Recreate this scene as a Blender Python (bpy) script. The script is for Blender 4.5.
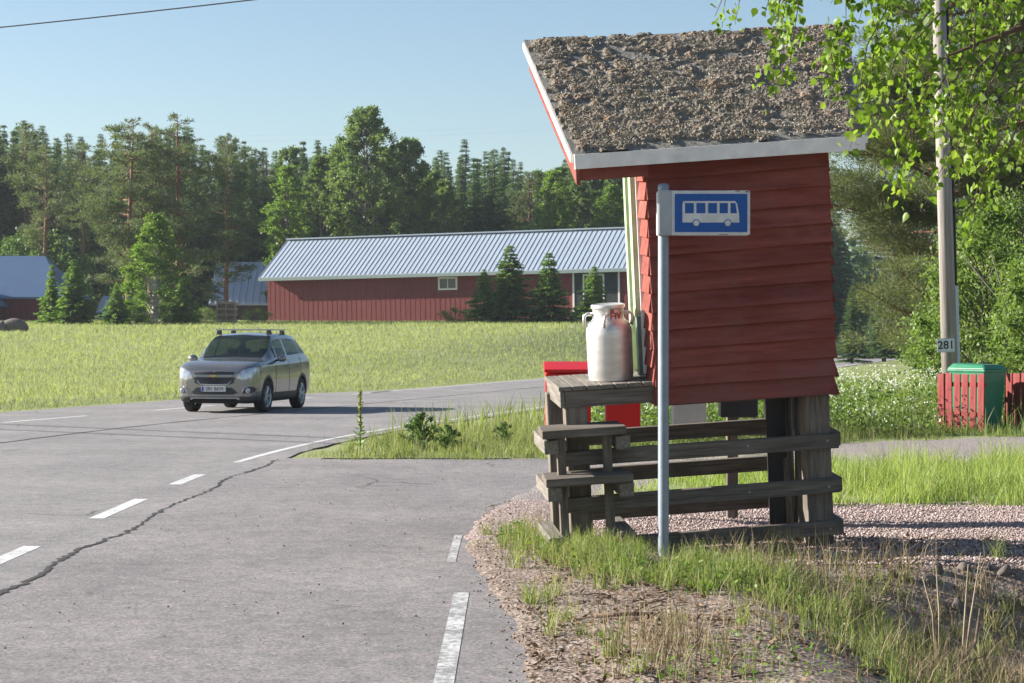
import bpy, bmesh, math, random
import numpy as np
from mathutils import Vector, Matrix, Euler

random.seed(7)
RNG = np.random.default_rng(11)
R = math.radians
for o in list(bpy.data.objects):
    bpy.data.objects.remove(o)
scene = bpy.context.scene
COL = scene.collection

# ------------------------------------------------------------------ camera, sky, sun, exposure
cam_data = bpy.data.cameras.new('camera')
cam_data.sensor_width = 36.0
cam_data.lens = 70.31
cam_data.clip_start = 0.1
cam_data.clip_end = 3000
cam_data.dof.use_dof = True
cam_data.dof.focus_distance = 15.0
cam_data.dof.aperture_fstop = 14.0
cam = bpy.data.objects.new('camera', cam_data)
COL.objects.link(cam)
CAM_H = 1.49
cam.location = (0, 0, CAM_H)
cam.rotation_euler = (R(89.9), 0, 0)
scene.camera = cam

SUN_EL, SUN_AZ = 23.0, 79.0          # azimuth measured to the left of the view direction
world = bpy.data.worlds.new('World')
scene.world = world
world.use_nodes = True
nt = world.node_tree
nt.nodes.clear()
sky = nt.nodes.new('ShaderNodeTexSky')
sky.sky_type = 'NISHITA'
sky.sun_disc = False
sky.sun_elevation = R(SUN_EL)
sky.sun_rotation = R(-SUN_AZ)
sky.air_density = 1.0
sky.dust_density = 0.6
sky.ozone_density = 2.2
bg = nt.nodes.new('ShaderNodeBackground')
bg.inputs['Strength'].default_value = 0.056
wo = nt.nodes.new('ShaderNodeOutputWorld')
nt.links.new(sky.outputs[0], bg.inputs[0])
nt.links.new(bg.outputs[0], wo.inputs[0])

sd = bpy.data.lights.new('sun', 'SUN')
sd.energy = 5.0
sd.angle = R(0.5)
sd.color = (1.0, 0.94, 0.86)
sun = bpy.data.objects.new('sun', sd)
COL.objects.link(sun)
S = Vector((-math.sin(R(SUN_AZ)) * math.cos(R(SUN_EL)), math.cos(R(SUN_AZ)) * math.cos(R(SUN_EL)), math.sin(R(SUN_EL))))
sun.rotation_euler = S.to_track_quat('Z', 'Y').to_euler()
sun.location = (-30, 10, 30)

scene.view_settings.view_transform = 'Standard'
scene.view_settings.look = 'None'
scene.view_settings.gamma = 1
scene.view_settings.use_curve_mapping = False
scene.view_settings.exposure = 1.48
try:
    scene.cycles.max_bounces = 6
    scene.cycles.diffuse_bounces = 3
    scene.cycles.glossy_bounces = 3
    scene.cycles.transmission_bounces = 3
    scene.cycles.transparent_max_bounces = 6
    scene.cycles.use_denoising = True
except Exception:
    pass

# ------------------------------------------------------------------ materials
def new_mat(name):
    m = bpy.data.materials.new(name)
    m.use_nodes = True
    n = m.node_tree
    b = n.nodes['Principled BSDF']
    return m, n, b

def N(n, t, **kw):
    x = n.nodes.new(t)
    for k, v in kw.items():
        if k in x.inputs:
            x.inputs[k].default_value = v
        else:
            setattr(x, k, v)
    return x

def coords(n, kind='Object', scale=(1, 1, 1)):
    tc = n.nodes.new('ShaderNodeTexCoord')
    mp = n.nodes.new('ShaderNodeMapping')
    mp.inputs['Scale'].default_value = scale
    n.links.new(tc.outputs[kind], mp.inputs['Vector'])
    return mp.outputs[0]

def ramp(n, fac, stops):
    r = n.nodes.new('ShaderNodeValToRGB')
    e = r.color_ramp.elements
    while len(e) < len(stops):
        e.new(0.5)
    for i, (p, c) in enumerate(stops):
        e[i].position = p
        e[i].color = (c[0], c[1], c[2], 1)
    n.links.new(fac, r.inputs[0])
    return r.outputs[0]

def mixc(n, fac, a, b, mode='MIX'):
    x = n.nodes.new('ShaderNodeMix')
    x.data_type = 'RGBA'
    x.blend_type = mode
    for sock, v in ((x.inputs[0], fac), (x.inputs[6], a), (x.inputs[7], b)):
        if hasattr(v, 'is_linked') or isinstance(v, bpy.types.NodeSocket):
            n.links.new(v, sock)
        elif isinstance(v, (int, float)):
            sock.default_value = v
        else:
            sock.default_value = (v[0], v[1], v[2], 1)
    return x.outputs[2]

def noise(n, vec, scale, detail=4, rough=0.6):
    x = N(n, 'ShaderNodeTexNoise', Scale=scale, Detail=detail, Roughness=rough)
    n.links.new(vec, x.inputs['Vector'])
    return x.outputs['Fac']

def bump(n, b, h, strength=0.3, dist=0.01):
    x = N(n, 'ShaderNodeBump', Strength=strength, Distance=dist)
    n.links.new(h, x.inputs['Height'])
    n.links.new(x.outputs[0], b.inputs['Normal'])

def plain(name, col, rough=0.6, metal=0.0, var=0.12, scale=6.0, stretch=(1, 1, 1), bmp=0.15, spec=0.4, dark=None):
    m, n, b = new_mat(name)
    v = coords(n, 'Object', stretch)
    f = noise(n, v, scale, 5)
    lo = dark if dark else [c * (1 - var * 1.6) for c in col]
    hi = [min(1, c * (1 + var)) for c in col]
    c = ramp(n, f, [(0.3, lo), (0.7, hi)])
    n.links.new(c, b.inputs['Base Color'])
    b.inputs['Roughness'].default_value = rough
    b.inputs['Metallic'].default_value = metal
    b.inputs['Specular IOR Level'].default_value = spec
    if bmp:
        bump(n, b, f, bmp, 0.01)
    return m

def foliage(name, stops, trans=0.35, rough=0.5, nscale=0.35, spec=0.25, tcol=None):
    """leaf material: hue varies leaf by leaf and in large patches; some light passes through"""
    m, n, b = new_mat(name)
    g = n.nodes.new('ShaderNodeNewGeometry')
    f2 = noise(n, coords(n, 'Object'), nscale, 2)
    oi = n.nodes.new('ShaderNodeObjectInfo')
    ma = N(n, 'ShaderNodeMath', operation='MULTIPLY'); ma.inputs[1].default_value = 0.45
    n.links.new(g.outputs['Random Per Island'], ma.inputs[0])
    mb = N(n, 'ShaderNodeMath', operation='MULTIPLY_ADD'); mb.inputs[1].default_value = 0.5
    n.links.new(f2, mb.inputs[0]); n.links.new(ma.outputs[0], mb.inputs[2])
    mc = N(n, 'ShaderNodeMath', operation='MULTIPLY_ADD'); mc.inputs[1].default_value = 0.22
    n.links.new(oi.outputs['Random'], mc.inputs[0]); n.links.new(mb.outputs[0], mc.inputs[2])
    k = len(stops)
    c = ramp(n, mc.outputs[0], [(0.2 + 0.65 * i / (k - 1), s) for i, s in enumerate(stops)])
    n.links.new(c, b.inputs['Base Color'])
    b.inputs['Roughness'].default_value = rough
    b.inputs['Specular IOR Level'].default_value = spec
    t = n.nodes.new('ShaderNodeBsdfTranslucent')
    tc = mixc(n, 1.0, c, tcol or (1.15, 1.25, 0.6), 'MULTIPLY')
    n.links.new(tc, t.inputs[0])
    mx = n.nodes.new('ShaderNodeMixShader')
    mx.inputs[0].default_value = trans
    n.links.new(b.outputs[0], mx.inputs[1]); n.links.new(t.outputs[0], mx.inputs[2])
    n.links.new(mx.outputs[0], n.nodes['Material Output'].inputs[0])
    return m

def wood(name, lo, hi, axis=(1.2, 22, 22), bmp=0.5, rough=0.85, stain=None):
    m, n, b = new_mat(name)
    v = coords(n, 'Object', axis)
    f = noise(n, v, 2.2, 6, 0.65)
    c = ramp(n, f, [(0.28, lo), (0.72, hi)])
    f2 = noise(n, coords(n, 'Object', (1, 1, 1)), 2.3, 4)
    if stain:
        fr = ramp(n, f2, [(0.5, (0, 0, 0)), (0.68, (1, 1, 1))])
        c = mixc(n, fr, c, stain)
    gi = n.nodes.new('ShaderNodeNewGeometry')
    c = mixc(n, 1.0, c, ramp(n, gi.outputs['Random Per Island'], [(0, (.82, .84, .86)), (.5, (1, 1, 1)), (1, (1.16, 1.12, 1.1))]), 'MULTIPLY')
    dk = noise(n, coords(n, 'Object', axis), 0.9, 3)
    c = mixc(n, 0.5, c, ramp(n, dk, [(.35, (.72, .74, .76)), (.6, (1.05, 1.04, 1.04))]), 'MULTIPLY')
    n.links.new(c, b.inputs['Base Color'])
    b.inputs['Roughness'].default_value = rough
    b.inputs['Specular IOR Level'].default_value = 0.25
    bump(n, b, f, bmp, 0.006)
    return m

M = {}
M['grey_wood'] = wood('weathered_grey_wood', (0.068, 0.056, 0.046), (0.24, 0.205, 0.17), stain=(0.11, 0.092, 0.07))
M['grey_wood_v'] = wood('weathered_grey_wood_upright', (0.075, 0.062, 0.05), (0.28, 0.238, 0.195), axis=(22, 22, 1.2), stain=(0.11, 0.092, 0.075))
M['deck_wood'] = wood('weathered_deck_wood', (0.10, 0.088, 0.072), (0.28, 0.25, 0.21), axis=(22, 1.5, 22))
M['red_paint'] = wood('falu_red_boards', (0.17, 0.046, 0.036), (0.31, 0.098, 0.078), axis=(1.0, 9, 9), bmp=0.25, stain=(0.24, 0.095, 0.08))
M['red_paint'].node_tree.nodes['Principled BSDF'].inputs['Specular IOR Level'].default_value = 0.08
M['red_fence'] = wood('red_picket_paint', (0.17, 0.032, 0.030), (0.33, 0.075, 0.068), axis=(9, 9, 1.0), bmp=0.3, stain=(0.27, 0.10, 0.09))
M['barn_red'] = wood('barn_red_boards', (0.17, 0.044, 0.043), (0.235, 0.066, 0.063), axis=(8, 8, 0.25), bmp=0.2)
M['white_trim'] = plain('worn_white_trim', (0.86, 0.83, 0.78), 0.7, var=0.08, scale=9, dark=(0.72, 0.69, 0.64))
M['green_paint'] = plain('pale_green_paint', (0.36, 0.42, 0.27), 0.6, var=0.12, scale=8, dark=(0.26, 0.31, 0.20))
M['dark_green_paint'] = plain('grey_green_paint', (0.17, 0.23, 0.20), 0.6, var=0.15)
M['steel'] = plain('galvanised_steel', (0.24, 0.28, 0.325), 0.5, 0.35, var=0.08, scale=12, spec=0.5)
M['can_metal'] = plain('dull_aluminium', (0.70, 0.68, 0.65), 0.44, 0.75, var=0.12, scale=5, stretch=(1, 1, 4), bmp=0.12, spec=0.5)
M['red_mark'] = plain('faded_red_paint', (0.42, 0.09, 0.06), 0.7, var=0.3, scale=30)
M['sign_white'] = plain('sign_white', (0.66, 0.67, 0.66), 0.5, var=0.06, scale=14, dark=(0.52, 0.52, 0.50))
M['sign_blue'] = plain('sign_blue', (0.012, 0.09, 0.34), 0.42, var=0.08, scale=8)
M['sign_grey'] = plain('sign_grey_bracket', (0.40, 0.43, 0.44), 0.55, 0.2, var=0.08)
M['ink'] = plain('black_ink', (0.02, 0.02, 0.022), 0.6, var=0.1)
M['rust'] = plain('rust', (0.20, 0.09, 0.04), 0.9, var=0.3, scale=40)
M['mailbox_red'] = plain('mailbox_red', (0.50, 0.012, 0.014), 0.4, var=0.06, scale=4)
M['mailbox_white'] = plain('mailbox_grey_white', (0.42, 0.44, 0.42), 0.5, var=0.08)
M['mailbox_black'] = plain('mailbox_black', (0.022, 0.024, 0.028), 0.4, var=0.1)
M['bin_green'] = plain('bin_green_plastic', (0.03, 0.19, 0.10), 0.42, var=0.12, scale=5, bmp=0.05)
M['rubber'] = plain('black_rubber', (0.022, 0.022, 0.023), 0.75, var=0.15, scale=12)
M['black_plastic'] = plain('dark_plastic', (0.035, 0.036, 0.04), 0.55, var=0.1)
M['concrete'] = plain('concrete', (0.36, 0.34, 0.31), 0.9, var=0.15, scale=9)
M['bark_birch'] = plain('birch_bark', (0.50, 0.47, 0.43), 0.85, var=0.3, scale=5, stretch=(1, 1, 3), dark=(0.10, 0.085, 0.07))
M['bark_pine'] = plain('pine_bark', (0.22, 0.115, 0.07), 0.9, var=0.3, scale=3, stretch=(3, 3, 1))
M['bark_grey'] = plain('grey_bark', (0.13, 0.11, 0.095), 0.9, var=0.3, scale=4, stretch=(3, 3, 1))
M['twig'] = plain('brown_twig', (0.12, 0.075, 0.05), 0.8, var=0.2, scale=20)
M['spruce'] = foliage('spruce_needles', [(0.056, 0.102, 0.054), (0.094, 0.152, 0.072), (0.150, 0.214, 0.092)], 0.4, 0.6)
M['spruce_young'] = foliage('young_spruce_needles', [(0.085, 0.155, 0.042), (0.145, 0.235, 0.064), (0.23, 0.33, 0.095)], 0.45, 0.55, 0.8)
M['pine'] = foliage('pine_needles', [(0.062, 0.094, 0.052), (0.110, 0.146, 0.074), (0.182, 0.204, 0.104)], 0.38, 0.6)
M['pine_near'] = foliage('olive_pine_needles', [(0.070, 0.095, 0.046), (0.122, 0.144, 0.068), (0.190, 0.200, 0.104)], 0.35, 0.6, 0.9)
M['birch'] = foliage('birch_leaves_far', [(0.082, 0.138, 0.044), (0.135, 0.200, 0.062), (0.205, 0.265, 0.090)], 0.42, 0.5)
M['birch_bright'] = foliage('bright_birch_leaves', [(0.085, 0.155, 0.024), (0.145, 0.235, 0.036), (0.215, 0.310, 0.060)], 0.42, 0.45, 1.2)
M['leaf_near'] = foliage('near_birch_leaves', [(0.075, 0.135, 0.022), (0.165, 0.255, 0.034), (0.32, 0.40, 0.085)], 0.52, 0.42, 1.5, spec=0.25)
M['shrub'] = foliage('light_shrub_leaves', [(0.075, 0.13, 0.028), (0.13, 0.20, 0.046), (0.22, 0.285, 0.085)], 0.42, 0.5, 1.0)
M['willow'] = foliage('grey_green_leaves', [(0.06, 0.115, 0.034), (0.11, 0.18, 0.055), (0.16, 0.23, 0.08)], 0.35, 0.5, 0.8)
M['field_grass'] = foliage('meadow_grass_blades', [(0.225, 0.270, 0.115), (0.285, 0.315, 0.150), (0.355, 0.370, 0.205)], 0.5, 0.6, 0.10)
M['green_grass'] = foliage('fresh_grass_blades', [(0.13, 0.20, 0.048), (0.26, 0.33, 0.09), (0.47, 0.49, 0.23)], 0.48, 0.5, 0.8)
M['verge_grass'] = foliage('verge_grass_blades', [(0.10, 0.15, 0.042), (0.17, 0.225, 0.068), (0.32, 0.31, 0.15)], 0.42, 0.5, 0.8)
M['straw'] = foliage('dry_straw', [(0.17, 0.125, 0.065), (0.27, 0.21, 0.12), (0.36, 0.29, 0.18)], 0.2, 0.7, 1.0, tcol=(1, 0.95, 0.8))
M['weed'] = foliage('clover_leaves', [(0.055, 0.125, 0.018), (0.105, 0.195, 0.028), (0.19, 0.275, 0.055)], 0.38, 0.5, 1.6)
M['umbel'] = foliage('white_umbels', [(0.40, 0.43, 0.33), (0.52, 0.54, 0.45), (0.62, 0.63, 0.56)], 0.25, 0.7, 2)
M['litter'] = foliage('dead_leaf_litter', [(0.07, 0.04, 0.022), (0.15, 0.095, 0.055), (0.25, 0.18, 0.12)], 0.1, 0.8, 3, tcol=(1, .9, .7))
M['moss_tuft'] = foliage('dry_moss_tufts', [(0.12, 0.10, 0.08), (0.31, 0.25, 0.185), (0.46, 0.42, 0.35), (0.58, 0.55, 0.48)], 0.1, 0.9, 6, tcol=(1, .9, .7))
M['yellow_flower'] = plain('yellow_flower', (0.45, 0.36, 0.04), 0.6, var=0.2, scale=30)

def gravel_stone_mat():
    m, n, b = new_mat('pink_gravel_stones')
    g = n.nodes.new('ShaderNodeNewGeometry')
    c = ramp(n, g.outputs['Random Per Island'], [(0.0, (0.20, 0.145, 0.13)), (0.45, (0.33, 0.245, 0.222)), (0.8, (0.43, 0.335, 0.305)), (1.0, (0.52, 0.46, 0.44))])
    n.links.new(c, b.inputs['Base Color'])
    b.inputs['Roughness'].default_value = 0.85
    return m
M['gravel_stone'] = gravel_stone_mat()
M['boulder'] = plain('granite_boulder', (0.15, 0.125, 0.11), 0.9, var=0.35, scale=9, bmp=0.6)

def asphalt(name, base, patch, spec_amt=0.75):
    m, n, b = new_mat(name)
    v = coords(n, 'Object')
    big = noise(n, v, 0.55, 5, 0.6)
    c = ramp(n, big, [(0.3, [x * 0.86 for x in base]), (0.7, patch)])
    fine = noise(n, v, 120, 3, 0.7)
    vo = N(n, 'ShaderNodeTexVoronoi', Scale=75.0)
    n.links.new(v, vo.inputs['Vector'])
    agg = ramp(n, vo.outputs['Color'], [(0.1, (0.42, 0.40, 0.40)), (0.4, (0.95, 0.93, 0.92)), (0.7, (1.05, 1.0, 0.99)), (0.95, (1.75, 1.55, 1.5))])
    pt = noise(n, v, 5.5, 6, 0.7)
    c = mixc(n, 0.8, c, ramp(n, pt, [(0.34, (0.74, 0.75, 0.76)), (0.5, (1.0, .98, .98)), (0.66, (1.20, 1.14, 1.13))]), 'MULTIPLY')
    c = mixc(n, spec_amt, c, agg, 'MULTIPLY')
    st = noise(n, coords(n, 'Object', (1.0, 0.12, 1)), 2.2, 4)
    c = mixc(n, 0.35, c, ramp(n, st, [(0.35, (0.82, 0.82, 0.83)), (0.65, (1.1, 1.09, 1.08))]), 'MULTIPLY')
    wv = n.nodes.new('ShaderNodeTexNoise'); wv.inputs['Scale'].default_value = 1.4; wv.inputs['Detail'].default_value = 6
    n.links.new(v, wv.inputs['Vector'])
    vv = mixc(n, 0.35, v, wv.outputs['Color'], 'ADD')
    ve = N(n, 'ShaderNodeTexVoronoi', Scale=0.42); ve.feature = 'DISTANCE_TO_EDGE'
    n.links.new(vv, ve.inputs['Vector'])
    ln_ = ramp(n, ve.outputs['Distance'], [(0.0, (1, 1, 1)), (0.0045, (1, 1, 1)), (0.009, (0, 0, 0))])
    gate = ramp(n, noise(n, v, 0.33, 3), [(0.57, (0, 0, 0)), (0.63, (1, 1, 1))])
    c = mixc(n, mixc(n, 1.0, ln_, gate, 'MULTIPLY'), c, (0.085, 0.078, 0.074))
    n.links.new(c, b.inputs['Base Color'])
    b.inputs['Roughness'].default_value = 0.85
    b.inputs['Specular IOR Level'].default_value = 0.3
    bump(n, b, fine, 0.5, 0.006)
    return m
M['asphalt'] = asphalt('road_asphalt', (0.220, 0.220, 0.216), (0.265, 0.260, 0.254))
M['asphalt_bay'] = asphalt('bay_asphalt', (0.205, 0.201, 0.198), (0.252, 0.244, 0.239), 0.85)
M['crack'] = plain('dark_crack', (0.035, 0.032, 0.03), 0.95, var=0.3, scale=30)
def paint_mat(name='worn_white_road_paint', sh=0.0):
    m, n, b = new_mat(name)
    v = coords(n, 'Object')
    f = noise(n, v, 26, 6, 0.75)
    f1 = noise(n, v, 3.0, 3)
    ad = N(n, 'ShaderNodeMath', operation='MULTIPLY_ADD'); ad.inputs[1].default_value = 0.45
    n.links.new(f1, ad.inputs[0]); n.links.new(f, ad.inputs[2])
    c = ramp(n, ad.outputs[0], [(0.52 + sh, (0.21, 0.205, 0.20)), (0.62 + sh, (0.46, 0.455, 0.44)), (0.8 + sh, (0.66, 0.655, 0.64))])
    n.links.new(c, b.inputs['Base Color'])
    b.inputs['Roughness'].default_value = 0.7
    bump(n, b, f, 0.3, 0.004)
    return m
M['paint'] = paint_mat(sh=0.045)
M['paint_worn'] = paint_mat('badly_worn_road_paint', 0.15)

def ground_mat():
    m, n, b = new_mat('ground_soil_grass_gravel')
    v = coords(n, 'Object')
    at = n.nodes.new('ShaderNodeAttribute'); at.attribute_name = 'cover'
    sp = n.nodes.new('ShaderNodeSeparateColor')
    n.links.new(at.outputs['Color'], sp.inputs[0])
    nz = noise(n, v, 2.2, 6, 0.7)
    grass = ramp(n, noise(n, v, 0.35, 6, 0.7), [(0.3, (0.19, 0.225, 0.09)), (0.7, (0.30, 0.32, 0.155))])
    soil = ramp(n, noise(n, v, 9.0, 7, 0.75), [(0.28, (0.085, 0.064, 0.052)), (0.5, (0.245, 0.19, 0.155)), (0.72, (0.43, 0.36, 0.305))])
    vo = N(n, 'ShaderNodeTexVoronoi', Scale=38.0)
    n.links.new(v, vo.inputs['Vector'])
    grav = ramp(n, vo.outputs['Color'], [(0.1, (0.15, 0.112, 0.10)), (0.5, (0.31, 0.24, 0.215)), (0.9, (0.48, 0.39, 0.36))])
    vo2 = N(n, 'ShaderNodeTexVoronoi', Scale=60.0)
    n.links.new(v, vo2.inputs['Vector'])
    drv = ramp(n, vo2.outputs['Color'], [(0.1, (0.19, 0.16, 0.148)), (0.5, (0.27, 0.235, 0.218)), (0.9, (0.36, 0.32, 0.30))])
    def mask(s):
        a = N(n, 'ShaderNodeMath', operation='MULTIPLY_ADD'); a.inputs[1].default_value = 0.55; 
        n.links.new(nz, a.inputs[0]); n.links.new(s, a.inputs[2])
        return ramp(n, a.outputs[0], [(0.70, (0, 0, 0)), (0.84, (1, 1, 1))])
    c = mixc(n, mask(sp.outputs[0]), grass, soil)
    c = mixc(n, mask(sp.outputs[2]), c, drv)
    c = mixc(n, mask(sp.outputs[1]), c, grav)
    n.links.new(c, b.inputs['Base Color'])
    b.inputs['Roughness'].default_value = 0.95
    b.inputs['Specular IOR Level'].default_value = 0.15
    ad = N(n, 'ShaderNodeMath', operation='ADD')
    n.links.new(noise(n, v, 30, 5, 0.7), ad.inputs[0]); n.links.new(vo.outputs['Distance'], ad.inputs[1])
    bump(n, b, ad.outputs[0], 0.7, 0.02)
    return m
M['ground'] = ground_mat()

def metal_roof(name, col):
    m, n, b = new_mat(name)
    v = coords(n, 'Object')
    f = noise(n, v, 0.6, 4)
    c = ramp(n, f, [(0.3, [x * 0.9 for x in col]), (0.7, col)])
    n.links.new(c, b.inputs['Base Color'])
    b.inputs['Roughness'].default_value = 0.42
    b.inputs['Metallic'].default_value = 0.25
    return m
M['roof_metal'] = metal_roof('ribbed_metal_roof', (0.42, 0.48, 0.545))
M['roof_rib'] = metal_roof('painted_shade_rib_metal', (0.22, 0.27, 0.34))  # shaded side of the ribs put into the colour, darker than the sheets
M['roof_blue'] = metal_roof('blue_grey_metal_roof', (0.11, 0.175, 0.285))
M['roof_pale'] = metal_roof('pale_metal_roof', (0.44, 0.48, 0.54))
M['window_glass'] = plain('window_glass', (0.05, 0.07, 0.075), 0.12, 0, var=0.2, scale=2, bmp=0, spec=0.6)
M['dark_inside'] = plain('dark_opening', (0.03, 0.036, 0.04), 0.6, var=0.2, scale=2)

def moss_mat():
    m, n, b = new_mat('mossy_roof_felt')
    at = n.nodes.new('ShaderNodeAttribute'); at.attribute_name = 'cover'
    sp = n.nodes.new('ShaderNodeSeparateColor')
    n.links.new(at.outputs['Color'], sp.inputs[0])
    v = coords(n, 'Object')
    felt = ramp(n, noise(n, v, 14, 6, 0.7), [(0.3, (0.18, 0.17, 0.15)), (0.7, (0.32, 0.305, 0.275))])
    f1 = noise(n, v, 30, 8, 0.85)
    moss = ramp(n, f1, [(0.30, (0.06, 0.054, 0.046)), (0.42, (0.19, 0.165, 0.13)), (0.485, (0.37, 0.265, 0.19)), (0.53, (0.32, 0.285, 0.235)), (0.70, (0.58, 0.54, 0.47))])
    tint = ramp(n, noise(n, v, 3.2, 4, .65), [(.36, (.78, .84, .82)), (.5, (1, 1, 1)), (.64, (1.18, .98, .82))])
    c = mixc(n, sp.outputs[0], felt, mixc(n, 1.0, moss, tint, 'MULTIPLY'))
    n.links.new(c, b.inputs['Base Color'])
    b.inputs['Roughness'].default_value = 0.95
    b.inputs['Specular IOR Level'].default_value = 0.1
    bump(n, b, noise(n, v, 70, 6, 0.8), 1.0, 0.02)
    return m
M['moss'] = moss_mat()

def car_paint():
    m, n, b = new_mat('taupe_metallic_paint')
    b.inputs['Base Color'].default_value = (0.25, 0.243, 0.236, 1)
    b.inputs['Metallic'].default_value = 0.65
    b.inputs['Roughness'].default_value = 0.26
    b.inputs['Coat Weight'].default_value = 0.8
    b.inputs['Coat Roughness'].default_value = 0.04
    v = coords(n, 'Object')
    bump(n, b, noise(n, v, 300, 2), 0.02, 0.001)
    return m
M['car_paint'] = car_paint()
M['chrome'] = plain('bright_chrome', (0.75, 0.75, 0.76), 0.15, 0.95, var=0.03, bmp=0)
M['alloy'] = plain('alloy_wheel', (0.46, 0.47, 0.48), 0.3, 0.7, var=0.05, bmp=0)
M['silver_trim'] = plain('silver_plastic_trim', (0.42, 0.42, 0.43), 0.4, 0.4, var=0.05, bmp=0)
M['lamp'] = plain('headlamp_glass', (0.50, 0.54, 0.58), 0.08, 0.35, var=0.25, scale=14, bmp=0, spec=0.8)
M['amber'] = plain('amber_lens', (0.75, 0.30, 0.10), 0.2, 0.0, var=0.1, bmp=0)
M['emblem'] = plain('gold_emblem', (0.60, 0.42, 0.10), 0.3, 0.5, var=0.05, bmp=0)
M['plate_blue'] = plain('plate_blue', (0.02, 0.09, 0.40), 0.4, var=0.05, bmp=0)
def car_glass():
    m, n, b = new_mat('tinted_car_glass')
    b.inputs['Base Color'].default_value = (0.028, 0.036, 0.036, 1)
    b.inputs['Roughness'].default_value = 0.03
    b.inputs['Specular IOR Level'].default_value = 0.9
    b.inputs['IOR'].default_value = 1.6
    tr = n.nodes.new('ShaderNodeBsdfTransparent'); tr.inputs[0].default_value = (0.42, 0.50, 0.47, 1)
    mx = n.nodes.new('ShaderNodeMixShader'); mx.inputs[0].default_value = 0.55
    n.links.new(b.outputs[0], mx.inputs[1]); n.links.new(tr.outputs[0], mx.inputs[2]); n.links.new(mx.outputs[0], n.nodes['Material Output'].inputs[0])
    return m
M['car_glass'] = car_glass()

# ------------------------------------------------------------------ object helpers
def tag(o, label=None, cat=None, group=None, kind=None):
    if label: o['label'] = label
    if cat: o['category'] = cat
    if group: o['group'] = group
    if kind: o['kind'] = kind
    return o

def link(name, me, mat=None, parent=None, smooth=False, bevel=0.0):
    o = bpy.data.objects.new(name, me)
    COL.objects.link(o)
    if mat is not None:
        me.materials.clear()
        for mm in (mat if isinstance(mat, (list, tuple)) else [mat]):
            me.materials.append(mm)
    if smooth:
        me.polygons.foreach_set('use_smooth', [True] * len(me.polygons))
    if parent is not None:
        o.parent = parent
    if bevel:
        bv = o.modifiers.new('bevel', 'BEVEL')
        bv.width = bevel; bv.segments = 2; bv.limit_method = 'ANGLE'; bv.angle_limit = R(40)
    return o

def empty(name, loc, label, cat, group=None, rz=0.0):
    o = bpy.data.objects.new(name, None)
    COL.objects.link(o)
    o.location = loc
    o.rotation_euler = (0, 0, rz)
    o.empty_display_size = 0.2
    return tag(o, label, cat, group)

def mesh_np(name, V, F, mats=None):
    """V: (n,3); F: (m,k) integer faces of one size"""
    V = np.asarray(V, dtype=np.float32); F = np.asarray(F, dtype=np.int32)
    me = bpy.data.meshes.new(name)
    me.vertices.add(len(V))
    me.vertices.foreach_set('co', V.ravel())
    k = F.shape[1]
    me.loops.add(F.size)
    me.loops.foreach_set('vertex_index', F.ravel())
    me.polygons.add(len(F))
    me.polygons.foreach_set('loop_start', np.arange(0, F.size, k, dtype=np.int32))
    me.polygons.foreach_set('loop_total', np.full(len(F), k, dtype=np.int32))
    me.update(calc_edges=True)
    me.validate()
    return me

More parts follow.
